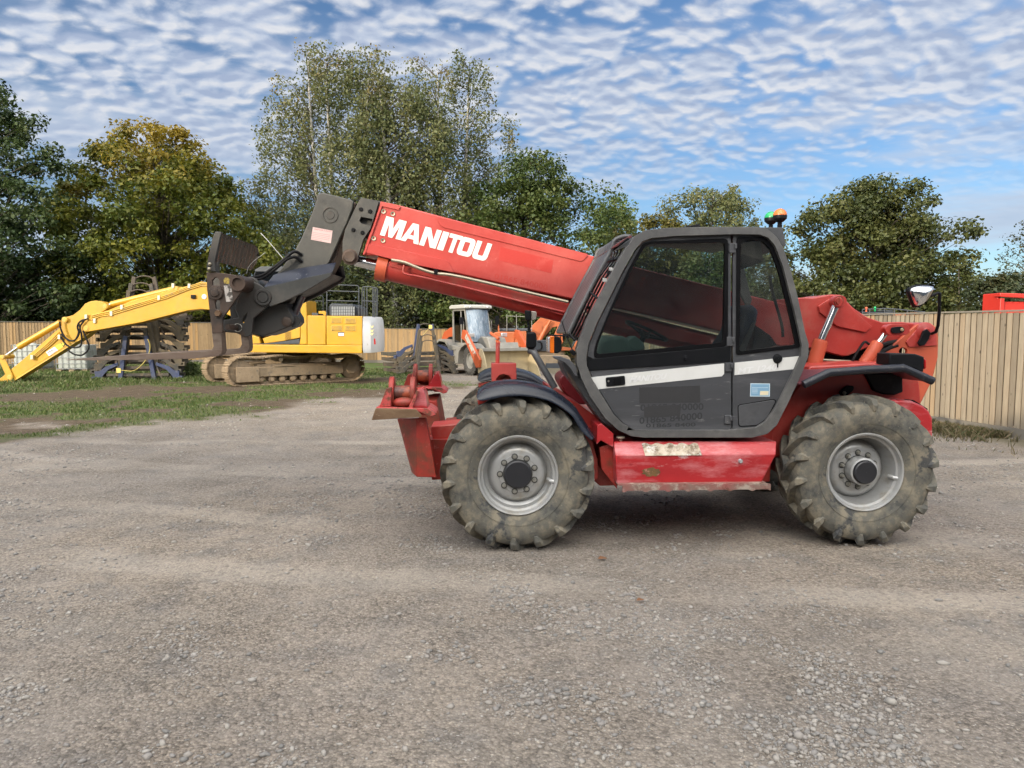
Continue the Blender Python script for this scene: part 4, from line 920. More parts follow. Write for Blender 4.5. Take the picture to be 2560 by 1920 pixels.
dl = zA((330, 1075), (345, 985), (400, 850), (562, 525), (642, 385), (692, 326), (752, 303), (900, 290), (1262, 280), (1266, 1543), (640, 1541), (562, 1496), (502, 1433), (366, 1210), (333, 1125))
wh = zA(*rounded([(372, 1080), (384, 990), (470, 780), (600, 500), (690, 335), (740, 322), (1245, 300), (1243, 1000)], 34, 4))
pr(dl, CW+.018, CW+.05, 'door', m_door, holes=[wh], bevel=.003)
gi = zA(*rounded([(388, 1052), (402, 985), (480, 790), (620, 505), (708, 348), (745, 337), (1226, 328), (1214, 976)], 30, 4))
pr(wh, CW+.012, CW+.045, 'window_gasket', m_gasket, holes=[gi], bevel=.003)
gq = TF.q(gi, CW+.03); MB().prism(gq, CW+.028, CW+.033).out('door_glass', m_glass, TELE, fix=True)
rl = zA((1276, 281), (1448, 283), (1500, 302), (1542, 350), (1594, 485), (1648, 695), (1694, 885), (1715, 990), (1710, 1058), (1674, 1148), (1554, 1390), (1486, 1482), (1428, 1519), (1274, 1540))
rw = zA(*rounded([(1300, 292), (1475, 290), (1530, 330), (1580, 450), (1640, 650), (1690, 860), (1714, 1008), (1296, 1058)], 20, 4))
pr(rl, CW+.020, CW+.05, 'quarter_panel', m_door, holes=[rw], bevel=.003)
rg = zA(*rounded([(1328, 316), (1462, 314), (1516, 365), (1566, 490), (1616, 680), (1656, 840), (1686, 988), (1318, 1032)], 16, 4))
pr(rw, CW+.013, CW+.045, 'window_gasket', m_gasket, holes=[rg], bevel=.003)
MB().prism(TF.q(rg, CW+.03), CW+.028, CW+.033).out('quarter_glass', m_glassdirty, TELE)
# black band under the door window, stripe, lettering, patches
pr(zA((336, 1062), (374, 1080), (1243, 1002), (1262, 1000), (1262, 1098), (330, 1160)), CW+.010, CW+.018, 'door_band', m_black, bevel=.003)
pr(zA((357, 1200), (1219, 1110), (1219, 1178), (1205, 1194), (404, 1278)), CW+.014, CW+.018, 'door_stripe', m_white, bevel=0)
pr(zA((1288, 1106), (1718, 1062), (1690, 1146), (1286, 1187)), CW+.016, CW+.020, 'rear_stripe', m_white, bevel=0)
font_on(TF, 'MANITOU', zA((604, 1236), (846, 1210), (850, 1172), (612, 1196)), CW+.0125, m_ghost, TELE, bold=.04, shear=.2)
font_on(TF, 'MT 1240', zA((1306, 1180), (1560, 1152), (1566, 1112), (1312, 1142)), CW+.0145, m_ghost, TELE, bold=.03, shear=.1)
pr(zV((190, 345), (720, 330), (955, 320), (960, 535), (195, 545)), CW+.0165, CW+.018, 'dark_patch', m_patch, bevel=0)
pr(zV(*[(250, 600), (300, 580), (420, 575), (520, 568), (700, 565), (715, 600), (705, 700), (600, 705), (560, 715), (330, 722), (255, 725)]), CW+.0162, CW+.018, 'dark_patch', m_patch, bevel=0)
for q, tx in ((zV((205, 640), (1000, 628), (1000, 540), (205, 556)), '01865 840000'), (zV((192, 805), (985, 745), (985, 655), (192, 720)), '01865 840000'), (zV((275, 850), (900, 835), (900, 785), (275, 800)), '01865 8400')):
    font_on(TF, tx, q, CW+.0172, m_faint, TELE, bold=.02)
m_blue = pmat('blue_sticker', (.16, .32, .46), (.20, .36, .50), .5); m_cream = flat('cream_label', (.70, .62, .42), .5)
pr(zV((1590, 293), (1835, 296), (1832, 460), (1585, 458)), CW+.0185, CW+.020, 'sticker_border', flat('pale_border', (.55, .66, .72), .5), bevel=0)
pr(zV((1598, 303), (1827, 305), (1824, 452), (1594, 449)), CW+.0178, CW+.0185, 'blue_sticker', m_blue, bevel=0)
pr(zV((1712, 390), (1818, 390), (1814, 442), (1708, 442)), CW+.0170, CW+.0178, 'cream_label', m_cream, bevel=0)
lt = MB()
for y in (345, 362, 378, 395, 412):
    x1_ = 1812 if y < 360 else 1680
    a = TF.q(zV((1608, y), (x1_, y+1), (x1_, y+5), (1608, y+4)), CW+.0172); lt.add([(p[0], CW+.0172, p[1]) for p in a], [(0, 1, 2, 3)])
lt.out('printed_lines', flat('sticker_print', (.62, .72, .78), .5), TELE, fix=False)
ap = zA(*rounded([(1306, 1378), (1540, 1340), (1560, 1352), (1500, 1470), (1440, 1515), (1312, 1522)], 18, 4))
ap2 = zA(*rounded([(1311, 1383), (1538, 1346), (1552, 1356), (1496, 1466), (1436, 1510), (1317, 1517)], 18, 4))
pr(ap, CW+.0175, CW+.020, 'access_seam', m_gasket, holes=[ap2], bevel=0); pr(ap2, CW+.016, CW+.020, 'access_panel', m_grey, bevel=.002)
hd = pr(zA(*rounded([(452, 1202), (576, 1190), (580, 1250), (456, 1262)], 10, 3)), CW+.004, CW+.014, 'door_handle', m_black, bevel=.003)
pr(zA((500, 1206), (552, 1201), (554, 1244), (502, 1250)), CW+.001, CW+.004, 'handle_paddle', m_gasket, bevel=.001)
(u, z) = TF.p(*zA((470, 1226))[0], CW); MB().lathe([(.001, 0), (.007, 0), (.008, .004)], (u, CW-.001, z), n=12).out('lock_barrel', m_nut, TELE)
(u, z) = TF.p(*zA((972, 1078))[0], CW); MB().lathe([(.001, -.012), (.010, -.012), (.012, -.004), (.024, -.002), (.026, .006)], (u, CW+.008, z), n=20).out('door_knob', m_black, TELE)
(u, z) = TF.p(*zA((1570, 1080))[0], CW)
MB().lathe([(.001, -.016), (.022, -.018), (.034, -.012), (.040, 0)], (u, CW+.014, z), n=28).out('fuel_cap', m_black, TELE); MB().b2((u-.004, CW+.004, z-.072), (u+.004, CW+.012, z-.03)).out('key_tab', m_black, TELE)
for (x, y, h) in ((1278, 362, 62), (1262, 968, 60), (1252, 1135, 58), (1248, 1475, 58)):
    c0 = TF.p(*zA((x, y))[0], CW); hh = h*.38585/312/2
    MB().b2((c0[0]-.030, CW+.002, c0[1]-hh), (c0[0]+.024, CW+.018, c0[1]+hh)).b2((c0[0]+.010, CW-.012, c0[1]-hh*.2), (c0[0]+.028, CW+.002, c0[1]+hh*.9)).out('hinge', m_grey, TELE, .003)
# roof, far side, floor
rf = zA((578, 372), (640, 285), (705, 250), (830, 235), (1440, 230), (1500, 242), (1562, 294), (1605, 369), (1590, 372), (1540, 300), (1440, 262), (830, 270), (700, 290), (640, 345))
pr(rf, CW+.09, 1.0, 'cab_roof', m_greyfr)
pr(zA((840, 268), (1440, 262), (1500, 290), (1350, 330), (1100, 300), (840, 280)), CW+.10, .98, 'headliner', m_black)
pr(zA((372, 1240), (540, 1540), (1430, 1540), (1560, 1390), (1560, 1330), (400, 1280)), CW+.08, 1.0, 'cab_floor', m_grey)
pr(zA((330, 1130), (420, 1120), (1250, 1060), (1700, 1040), (1716, 1062), (1560, 1390), (1430, 1540), (640, 1540), (540, 1490)), 1.0, 1.03, 'far_panel', m_grey)
pr(zA((1640, 560), (1660, 560), (1760, 960), (1765, 1060), (1640, 1350), (1600, 1350), (1700, 1060), (1712, 980)), CW+.09, 1.0, 'rear_panel', m_grey) if False else None
pr(zA((1290, 280), (1330, 282), (1350, 500), (1400, 700), (1380, 760), (1290, 600)), 1.0, 1.04, 'far_pillar', m_greyfr)
# rear window sheet and rear grille bar seen through the quarter glass
tube_px(zA((1515, 540), (1530, 640), (1590, 850), (1600, 940)), (.90, .90, .90, .90), .014, 'grab_rail', m_black, 10, sm=4)
pr(zA((1328, 316), (1450, 318), (1476, 445), (1330, 398)), .34, .40, 'sun_visor', flat('cream_liner', (.50, .48, .40), .7), bevel=.004)
pr(zA((1330, 400), (1476, 448), (1400, 480), (1335, 500)), .36, .42, 'visor_edge', m_black, bevel=.004)
# seat
m_seat = pmat('torn_blue_seat', (.05, .07, .12), (.09, .11, .16), .75, 0, 6, [((.16, .15, .12), 9, .6, .68, .7)], bump=.4)
sp_ = rounded(TF.q(zA((1325, 735), (1400, 728), (1438, 770), (1420, 860), (1350, 1040), (1300, 1110), (1230, 1110), (1180, 1060), (1290, 900)), .40), .05)
MB().prism(sp_, .36, .80).out('seat_back', m_seat, TELE, .04, seg=3)
MB().prism(rounded(TF.q(zA((980, 1140), (1240, 1080), (1300, 1110), (1290, 1180), (990, 1200)), .40), .04), .34, .82).out('seat_cushion', m_seat, TELE, .03)
pr(zA((1420, 860), (1520, 930), (1560, 990), (1440, 1040), (1400, 1020)), .60, .95, 'seat_box', m_black)
pr(zA((1405, 850), (1430, 835), (1400, 920), (1350, 1040), (1310, 1040)), .33, .36, 'seat_belt_panel', flat('grey_trim', (.20, .20, .19), .6))
# dash and steering wheel
m_dash = pmat('grey_green_dash', (.36, .42, .38), (.30, .35, .32), .6)
MB().prism(rounded(TF.q(zA((395, 1060), (400, 990), (450, 940), (560, 930), (600, 965), (600, 1010), (700, 1050), (720, 1120), (420, 1200)), .35), .04), .30, .95).out('dashboard', m_dash, TELE, .03, seg=3)
MB().prism(rounded(TF.q(zA((585, 960), (640, 928), (700, 975), (710, 1020), (640, 1032), (600, 1010)), .42), .02), .42, .62).out('instrument_cluster', m_dash, TELE, .015)
c0 = P3(zA, 715, 900, .55); nrm = Vector((P3(zA, 690, 930, .55)-P3(zA, 640, 1040, .55))); nrm = Vector((.42, 0, .9)).normalized()
t1 = Vector((nrm[2], 0, -nrm[0])); t2 = Vector((0, 1, 0)); rw_ = .19
MB().tube([c0+t1*(rw_*math.cos(a*math.pi/16))+t2*(rw_*math.sin(a*math.pi/16)) for a in range(32)], .014, 8, closed=True).tube([c0-t1*rw_, c0-nrm*.05, c0+t1*rw_], .010, 8).tube([c0-t2*rw_, c0-nrm*.05, c0+t2*rw_], .010, 8).tube([c0-nrm*.05, c0-nrm*.35], .025, 10).cyl(c0-nrm*.06, c0-nrm*.02, .045, 16).out('steering_wheel', m_black, TELE)
# windscreen and its guard
wsl = [(590, 352), (470, 545), (380, 720), (300, 890), (236, 1010)]
wv = []
for w in (.16, .98):
    wv.append([P3(zA, x, y, .16) for x, y in wsl])
m = MB(); a = wv[0]; b2_ = [Vector((v[0]-.05, .57, v[2])) for v in a]; c2 = [Vector((v[0], .98, v[2])) for v in a]
m.loft([a, b2_, c2], caps=False, closed=False).out('windscreen', m_glass, TELE, fix=False, ang=80)
m_guard = pmat('guard_grey', (.085, .085, .088), (.06, .06, .063), .4)
g_near = [(612, 288), (560, 290), (505, 318), (490, 370), (420, 500), (345, 640), (270, 790), (212, 912)]
gb = []
base_ = [P3(zA, x, y, .22) for x, y in g_near]
MBg = MB()
for i in range(8):
    w = .22+.82*i/7
    sp_l = smoothp([Vector((v[0], w, v[2])) for v in base_], 3)
    if i in (0, 7): MBg.tube(sp_l, .018, 8)
    else: MBg.loft([[p+Vector((0, -.040, 0)), p+Vector((-.010, -.012, .006)), p+Vector((-.010, .012, .006)), p+Vector((0, .040, 0)), p+Vector((.008, .0, -.004))] for p in sp_l])
for v in (base_[0], base_[3], base_[-1]): MBg.tube([(v[0], .20, v[2]), (v[0], 1.06, v[2])], .014, 8)
MBg.out('windscreen_guard', m_guard, TELE, ang=60)
for p, q in (((500, 375), (600, 300)), ((340, 640), (400, 690)), ((212, 912), (250, 960))): tube_px(zA(p, q), (.22, .14), .010, 'guard_bracket', m_black, 8)
pr(zA((488, 372), (500, 350), (610, 280), (625, 290), (600, 312)), .18, .24, 'guard_channel', pmat('dark_red_channel', (.12, .02, .02), None, .5))
for a, b2_ in (((476, 488), (500, 512)), ((434, 556), (460, 585))): pr(zA(a, (b2_[0], a[1]+4), b2_, (a[0]-2, b2_[1]-4)), .13, .15, 'latch_plate', flat('silver_latch', (.5, .5, .48), .4, .3), bevel=.002)
tube_px(zA((470, 510), (430, 640), (370, 760), (350, 830)), (.20, .22, .25, .3), .008, 'wiper_arm', m_black, 8)
tube_px(zA((330, 740), (345, 770), (380, 700)), (.3, .3, .3), .014, 'wiper_motor', m_black, 8)
# cowl and nose under the windscreen
cow = TF.q(zP((378, 210), (440, 180), (520, 230), (560, 300), (600, 380), (980, 960), (850, 905), (700, 700), (600, 560), (430, 350)), .2)
MB().prism(cow, .18, .50).out('cab_nose', m_grey, TELE, .012)
pr(zP((285, 138), (375, 140), (480, 180), (560, 260), (575, 380), (540, 372), (490, 285), (430, 222), (370, 195), (300, 165)), .10, .16, 'cowl_bracket', m_grey, bevel=.006)
pr(zP((430, 300), (480, 340), (625, 575), (600, 568), (520, 480)), .165, .18, 'nose_vent', m_brown, bevel=.002)
# head lamp, antenna
hl = zT(*rounded([(1605, 445), (1700, 440), (1760, 450), (1795, 500), (1795, 620), (1750, 680), (1620, 675)], 25, 3))
pr(zT(*rounded([(1690, 442), (1760, 452), (1795, 500), (1795, 620), (1750, 682), (1690, 680)], 22, 3)), .16, .36, 'lamp_housing', m_black, bevel=.01)
pr(zT((1632, 445), (1692, 442), (1692, 680), (1632, 678)), .165, .355, 'indicator_lens', m_amber, bevel=.006)
pr(zT((1603, 470), (1632, 446), (1632, 676), (1608, 660)), .17, .35, 'head_lamp', m_lens, bevel=.012)
tube_px(zT((1600, 440), (1605, 430), (1880, 440), (1880, 470)), (.15, .14, .14, .18), .006, 'lamp_guard', m_black, 6)
tube_px(zA((167, 838), (200, 940), (245, 1045)), (.24, .2, .16), .005, 'antenna', m_black, 6)
pr(zT((1905, 650), (1950, 625), (2000, 680), (1960, 720)), .10, .16, 'antenna_base', m_black)
# mirrors and stalk in front of the cab
tube_px(zT((1338, 640), (1400, 660), (1450, 740), (1700, 1160)), (.62, .60, .58, .52), .030, 'grab_stalk', m_grey, 14, sm=4)
tube_px(zT((1325, 225), (1345, 400), (1340, 640)), (.62, .62, .62), .012, 'mirror_arm', m_black, 8)
pr(zT(*rounded([(1285, 85), (1370, 90), (1375, 225), (1330, 235), (1290, 215)], 18, 3)), .58, .64, 'mirror', m_black, bevel=.01)
pr(zT(*rounded([(1375, 95), (1448, 110), (1440, 215), (1370, 225)], 12, 3)), .60, .63, 'mirror_glass', flat('dull_mirror', (.42, .38, .33), .3, .6), bevel=.004)
pr(zT(*rounded([(1310, 390), (1420, 385), (1448, 430), (1445, 590), (1400, 620), (1305, 610)], 25, 3)), .56, .64, 'mirror', m_black, bevel=.015)
# right-hand tank behind the nose
tk = rounded(TF.q(zP((415, 335), (360, 385), (362, 440), (430, 570), (560, 690), (700, 700), (560, 400), (470, 330)), 1.15), .06)
MB().prism(tk, 1.12, 1.60).out('side_tank', pmat('dark_red_tank', (.16, .015, .02), None, .35), TELE, .04, seg=3)
# roof furniture: beacons
def beacon(zf, c0, w, lens, nm):
    P = P3(zf, *c0, w); e = empty(nm, P, 0, TELE); r = .055
    MB().sph((0, 0, 0), r, 24, 8, (1, 1, 1.0), 0, 90).out('beacon_lens', lens, e); MB().lathe([(r*.98, 0), (r*1.02, -.008), (r*.98, -.028), (r*.55, -.05), (.022, -.055)], axis='z', n=24).out('beacon_base', m_black, e)
    s = MB(); s.lathe([(.020, -.052), (.016, -.058), (.020, -.064), (.016, -.07), (.020, -.076), (.018, -.12)], axis='z', n=14); s.out('beacon_stem', m_black, e)
    return e
beacon(zA, (1581, 152), .20, m_amber, 'amber_beacon'); beacon(zA, (1523, 168), .52, m_green, 'green_beacon')
pr(zA((1440, 229), (1598, 229), (1612, 300), (1622, 345), (1600, 355), (1560, 290), (1500, 240)), .14, .22, 'roof_bracket', m_grey, bevel=.004)
pr(zA((1500, 240), (1590, 232), (1600, 300), (1570, 300)), .22, .75, 'rear_lamp_bar', m_grey, bevel=.004)
pr(zA((880, 240), (1060, 205), (1068, 230), (1000, 240)), .55, .80, 'roof_lamp', m_black, bevel=.004)
# big convex mirror on its cranked arm at the tail
tube_px(zN((880, 520), (925, 500), (945, 440), (958, 300), (962, 130), (945, 126), (870, 155)), (.88, .82, .78, .74, .72, .72, .70), .014, 'mirror_arm', m_black, 10)
bowl = zN((668, 75), (720, 52), (780, 45), (850, 46), (900, 52), (905, 80), (880, 140), (830, 210), (790, 245), (745, 262), (715, 262), (690, 220), (665, 150), (655, 105))
bq = TF.q(bowl, .66); cxm = sum(p[0] for p in bq)/len(bq); czm = sum(p[1] for p in bq)/len(bq)
rings = []
for k in range(7):
    t = k/6; s = math.cos(t*math.pi/2*.97); rings.append([(cxm+(p[0]-cxm)*s*.93, .66-.07*math.sin(t*math.pi/2), czm+(p[1]-czm)*s*.93) for p in bq])
mc = MB(); mc.loft(rings); mc.out('mirror_dome', flat('mirror_chrome', (.85, .86, .88), .03, 1), TELE, ang=80)
rings = [[(cxm+(p[0]-cxm)*s, w, czm+(p[1]-czm)*s) for p in bq] for s, w in ((.93, .655), (1.0, .650), (1.03, .675), (.95, .70), (.4, .72))]
MB().loft(rings).out('mirror_shell', m_black, TELE, ang=60)
# ------------------------------------------------------------------ yellow excavator
m_yel = pmat('yellow_paint', (.53, .285, .018), (.46, .245, .017), .38, 0, 1.2, [((.42, .26, .07), 2.5, .50, .72, .5), ((.25, .16, .07), 9, .62, .70, .6)], coat=.2)
m_yel2 = pmat('dusty_yellow_paint', (.62, .36, .03), (.50, .32, .06), .5, 0, 2, [((.30, .22, .12), 6, .5, .7, .8)])
m_xwhite = pmat('white_counterweight', (.80, .80, .80), (.70, .70, .69), .4, 0, 2, [((.38, .30, .18), 5, .60, .72, .7)], coat=.1)
m_xgrey = pmat('dark_blue_grey', (.045, .052, .062), None, .45)
m_mudsteel = pmat('mud_caked_steel', (.30, .225, .145), (.22, .165, .105), .85, 0, 4, [((.12, .10, .08), 6, .55, .66, .8), ((.42, .34, .24), 14, .6, .7, .6)], bump=.6, bs=20)
m_tint = glass_mat('dark_tinted_glass', (.16, .18, .19), .08)
TX = Fr(*gnd(569, 969)[:2], 38)
XC = TX.world(2.30, 1.15, 0)
DIG = empty('excavator', XC, 0)
tag(DIG, 'yellow tracked excavator with white counterweight standing on the grass behind the fork carriage', 'excavator')
XF = Fr(XC.x, XC.y, 0)       # house axes; w = 0 through the slew centre
def bx(frm, par, root):
    def f(pts, w0, w1, name, mat, bevel=.01, holes=(), **k):
        return MB().prism(frm.q(pts, w0), w0, w1, [frm.q(h, w0) for h in holes]).out(name, mat, par, bevel, **k)
    return f
xp = bx(XF, DIG, None); SIDE = -1.35
def track_unit(w0):
    e = empty('track', parent=DIG); e.rotation_euler = (0, 0, R(38)); off = TX.world(0, w0, 0)-XC; e.location = (off.x, off.y, 0)
    Ln, Rr, Hh = 4.55, .43, .90
    path = []
    for i in range(9): a = R(90+180*i/8); path.append((Rr+.02+Rr*math.cos(a), .46+Rr*math.sin(a)))
    for i in range(1, 20): path.append((Rr+(Ln-2*Rr)*i/20, .03))
    for i in range(9): a = R(-90+180*i/8); path.append((Ln-Rr+Rr*math.cos(a), .46+Rr*math.sin(a)))
    for i in range(1, 20): t = i/20; path.append((Ln-Rr-(Ln-2*Rr)*t, .89-.045*math.sin(t*math.pi*3)**2+.04*math.sin(t*math.pi)))
    # resample evenly into shoes
    P = [Vector((a, 0, b)) for a, b in path]; P.append(P[0]); cum = [0]
    for i in range(1, len(P)): cum.append(cum[-1]+(P[i]-P[i-1]).length)
    NSH = 50; mb = MB(); ch = MB(); j = 0
    for k in range(NSH):
        s = cum[-1]*k/NSH
        while cum[j+1] < s: j += 1
        t = (s-cum[j])/(cum[j+1]-cum[j]); p = P[j].lerp(P[j+1], t); d = (P[j+1]-P[j]).normalized(); nrm = Vector((d.z, 0, -d.x))
        Mx = Matrix((d, Vector((0, 1, 0)), nrm)).transposed(); L_ = cum[-1]/NSH
        mb.box(p+Vector((0, .30, 0)), (L_*.84, .60, .022), Mx)
        for q in (-.3, 0, .3): mb.box(p+Vector((0, .30, 0))+d*(L_*q)-nrm*.018*(-1), (.014, .60, .05), Mx)
        ch.box(p+Vector((0, .22, 0))-nrm*.05, (L_*.8, .035, .08), Mx); ch.box(p+Vector((0, .38, 0))-nrm*.05, (L_*.8, .035, .08), Mx)
        ch.cyl(p+Vector((0, .19, 0))-nrm*.05+d*L_*.45, p+Vector((0, .41, 0))-nrm*.05+d*L_*.45, .025, 8)
    mb.out('track_shoes', m_mudsteel, e); ch.out('track_chain', m_mudsteel, e)
    f = MB(); f.b2((.28, .03, .13), (.98, .50, .60)).b2((.95, .08, .28), (3.80, .48, .58)).b2((.95, .16, .56), (3.80, .44, .66)).b2((1.45, .05, .585), (2.1, .16, .61)).b2((3.1, .05, .585), (3.75, .16, .61))
    f.out('track_frame', m_mudsteel, e, .02)
    r = None
    for i in range(8):
        x = 1.05+i*.345
        if r is None: r = MB().lathe([(.001, 0), (.06, 0), (.06, .03), (.10, .04), (.10, .34), (.06, .35), (.06, .38), (.001, .38)], n=16).out('roller', m_mudsteel, e)
        else: r = r.copy(); C.objects.link(r)
        r.location = (x, .10, .19)
    for x in (1.7, 2.75): MB().cyl((x, .12, .80), (x, .4, .80), .065, 14).out('carrier_roller', m_mudsteel, e)
    MB().lathe([(.001, .08), (.20, .08), (.22, .12), (.30, .15), (.36, .20), (.36, .38), (.30, .42)], (Ln-Rr, 0, .46), n=36).out('sprocket', m_mudsteel, e, .01)
    MB().lathe([(.10, .16), (.30, .16), (.36, .20), (.36, .38)], (Rr+.02, 0, .46), n=36).out('idler', m_mudsteel, e)
    return e
tr1 = track_unit(0)
tr2 = copy_tree(tr1, DIG); off = TX.world(0, 2.3, 0)-XC; tr2.location = (off.x, off.y, 0)
MB().b2((-.55, -.55, .45), (.55, .55, .85)).lathe([(.62, .80), (.66, .84), (.66, 1.05), (.6, 1.08)], axis='z', n=32).out('undercarriage', m_mudsteel, DIG)
# house
xp(zH((560, 712), (1880, 722), (1880, 812), (560, 800)), SIDE-.02, 1.35, 'deck_skirt', m_yel, .02)
xp(zH((1275, 392), (1480, 394), (1480, 716), (1275, 716)), SIDE, 1.3, 'side_door', m_yel, .02)
xp(zH((1486, 396), (1882, 400), (1882, 722), (1486, 718)), SIDE, 1.3, 'engine_door', m_yel, .02)
m_slot = flat('vent_slot', (.10, .06, .01), .6)
for (x0, y0) in ((1536, 418), (1690, 422), (1538, 502), (1690, 504)):
    xp(zH((x0, y0), (x0+122, y0), (x0+122, y0+60), (x0, y0+60)), SIDE-.012, SIDE, 'vent', m_yel2, .004)
    v = MB()
    for i in range(6):
        y = y0+6+i*9.5; v.prism(XF.q(zH((x0+6, y), (x0+116, y), (x0+116, y+3.2), (x0+6, y+3.2)), SIDE-.016), SIDE-.016, SIDE-.012)
    v.out('vent_slots', m_slot, DIG)
xp(zH((1615, 576), (1683, 576), (1683, 622), (1615, 622)), SIDE-.006, SIDE, 'plate_label', m_xgrey, 0)
xp(zH((1620, 586), (1679, 586), (1679, 618), (1620, 618)), SIDE-.009, SIDE-.006, 'plate_face', flat('white_label', (.75, .75, .75), .5), 0)
cw = XF.q(zH((1886, 404), (1960, 404), (1985, 425), (2040, 470), (2055, 520), (2062, 700), (2058, 790), (2010, 812), (1886, 806)), SIDE)
ue, _ = XF.p(946, 840, -.5); us_ = XF.p(*zH((1886, 404))[0], SIDE)[0]; zt_ = XF.p(*zH((1920, 402))[0], SIDE)[1]; zb_ = XF.p(*zH((1920, 808))[0], SIDE)[1]
pl_ = [(us_, -1.34), (ue-.34, -1.34), (ue-.12, -1.16), (ue, -.6), (ue, .6), (ue-.22, 1.12), (ue-.48, 1.34), (us_, 1.34)]
def pz(z, s): return [Vector((us_+(u-us_)*(s if u > us_ else 1), w*(.5+.5*s), z)) for u, w in pl_]
MB().loft([pz(zb_, .93), pz(zb_+.12, 1), pz(zt_-.45, 1), pz(zt_-.10, .92), pz(zt_, .80)]).out('counterweight', m_xwhite, DIG, .03, seg=3)
for y in (500, 545, 580):
    xp(zH((1972, y), (1990, y+18), (2006, y-2), (2006, y+10), (1990, y+34), (1972, y+14)), SIDE-.004, SIDE+.02, 'chevron', flat('yellow_reflector', (.75, .62, .25), .4), 0)
xp(zH((2012, 645), (2026, 650), (2030, 712), (2014, 712)), SIDE-.006, SIDE+.02, 'reflector', m_redlens, 0)
# bonnet grille, rails
xp(zH((1508, 300), (1525, 268), (1545, 258), (1770, 266), (1795, 285), (1800, 398), (1510, 398)), SIDE+.10, .2, 'bonnet', m_xgrey, .04)
g = MB()
for i in range(10):
    for j in range(6):
        x, y = 1546+i*26, 296+j*17; g.prism(XF.q(zH((x, y), (x+18, y), (x+18, y+10), (x, y+10)), SIDE+.09), SIDE+.088, SIDE+.10)
g.out('grille', flat('pale_grille', (.30, .32, .33), .5), DIG)
xp(zH((1795, 285), (1850, 300), (1850, 398), (1800, 398)), SIDE+.3, .2, 'exhaust_box', m_xgrey, .03)
rl = MB()
def rail(pts, w): rl.tube([XF.P(a, b, w) for a, b in zH(*pts)], .018, 6)
w = SIDE+.03
if 1:
    rail([(1492, 395), (1492, 60), (1505, 50), (1830, 62), (1845, 75), (1845, 395)], w); rail([(1492, 120), (1845, 130)], w); rail([(1492, 228), (1845, 236)], w)
rl.out('guard_rail', m_xgrey, DIG); rl = MB()
if 1:
    rail([(1880, 395), (1884, 90), (1895, 75), (1960, 75), (2040, 88), (2052, 105), (2050, 395), (2020, 408), (1990, 402)], w)
    for x in (1905, 1935, 2000, 2015, 2035): rail([(x, 85), (x+2, 400)], w)
    rail([(1884, 230), (2052, 240)], w)
rl.out('guard_rail', m_xgrey, DIG); rl = MB()
rail([(1285, 390), (1285, 190), (1300, 165), (1440, 175), (1450, 195), (1450, 390)], 1.2); rail([(1285, 230), (1450, 235)], 1.2); 
rl.out('guard_rail', m_xgrey, DIG)
xp(zH((1325, 362), (1395, 365), (1395, 392), (1325, 392)), SIDE+.1, SIDE+.6, 'tool_box', m_xgrey); xp(zH((1398, 345), (1470, 342), (1482, 360), (1480, 392), (1455, 392), (1450, 375), (1400, 372)), SIDE+.1, SIDE+.2, 'latch_bar', m_yel)
# cab (mostly behind the carriage)
xp(zH((600, 640), (660, 612), (740, 632), (760, 705), (600, 708)), SIDE, -.2, 'cab_foot', m_yel, .02)
xp(zH((780, 648), (1000, 575), (1195, 518), (1197, 640), (1000, 678), (800, 703)), SIDE-.01, -.2, 'cab_door_panel', m_yel, .02)
xp(zH((600, 708), (780, 703), (1000, 680), (1190, 650), (1190, 706), (600, 712)), SIDE, -.2, 'cab_sill', m_xgrey, .01)
xp(zH((1200, 300), (1235, 220), (1262, 230), (1270, 400), (1272, 712), (1186, 712), (1200, 640)), SIDE-.005, -.2, 'cab_pillar', m_yel, .02)
xp(zH((650, 30), (700, -110), (760, -140), (1180, -140), (1235, -100), (1262, 230), (1235, 220), (1200, 300), (1195, 520), (780, 640), (660, 600)), SIDE+.03, -.25, 'cab_glazing', m_tint, .03)
xp(zH((690, -112), (760, -150), (1180, -150), (1240, -105), (1240, -90), (700, -90)), SIDE, -.2, 'cab_roof', m_xgrey, .03)
v = MB()
for i in range(8): y = 572+i*11; v.prism(XF.q(zH((1030, y+14), (1095, y-2), (1095, y+2), (1030, y+18)), SIDE-.02), SIDE-.018, SIDE-.01)
v.out('vent_slots', m_slot, DIG)
# boom and arm (on the slew centre line)
bm = zI((2160, 300), (2050, 262), (1985, 252), (1900, 285), (1740, 322), (1690, 330), (1560, 372), (1300, 440), (1080, 530), (900, 590), (850, 650), (810, 700), (818, 738), (850, 752), (1080, 712), (1400, 655), (1850, 540), (1980, 525), (2160, 540), (2380, 640), (2560, 780), (2680, 900), (2780, 860), (2700, 700), (2540, 500), (2340, 370))
xp(bm, -.24, .24, 'boom', m_yel, .02)
ar_ = zI((890, 448), (940, 440), (1000, 450), (1050, 470), (1068, 500), (1060, 525), (1020, 545), (900, 640), (862, 745), (836, 790), (700, 868), (500, 990), (20, 1290), (-60, 1330), (-60, 1240), (0, 1210), (330, 935), (610, 690), (605, 625), (640, 605), (720, 585), (790, 530), (840, 470))
xp(ar_, -.17, .17, 'arm', m_yel, .015)
xp(zI((2, 1300), (60, 1262), (700, 868), (836, 790), (905, 745), (840, 800), (690, 890), (60, 1285), (10, 1312)), -.175, .175, 'arm_chamfer', m_yel2, .005)
def ram2(par, frm, a, b, c_, w, rb, rr, mat, zf=zI, nm='boom_ram'):
    def q(p): x, y = zf(p)[0]; return frm.P(x, y, w)
    e = empty(nm, parent=par); MB().tube([q(a), q(b)], rb, 18).out('ram_barrel', mat, e, .004); MB().tube([q(b), q(c_)], rr, 14).out('ram_rod', m_chrome, e); return e
ram2(DIG, XF, (1740, 322), (1100, 478), (1050, 498), 0, .10, .055, m_yel, nm='arm_ram')
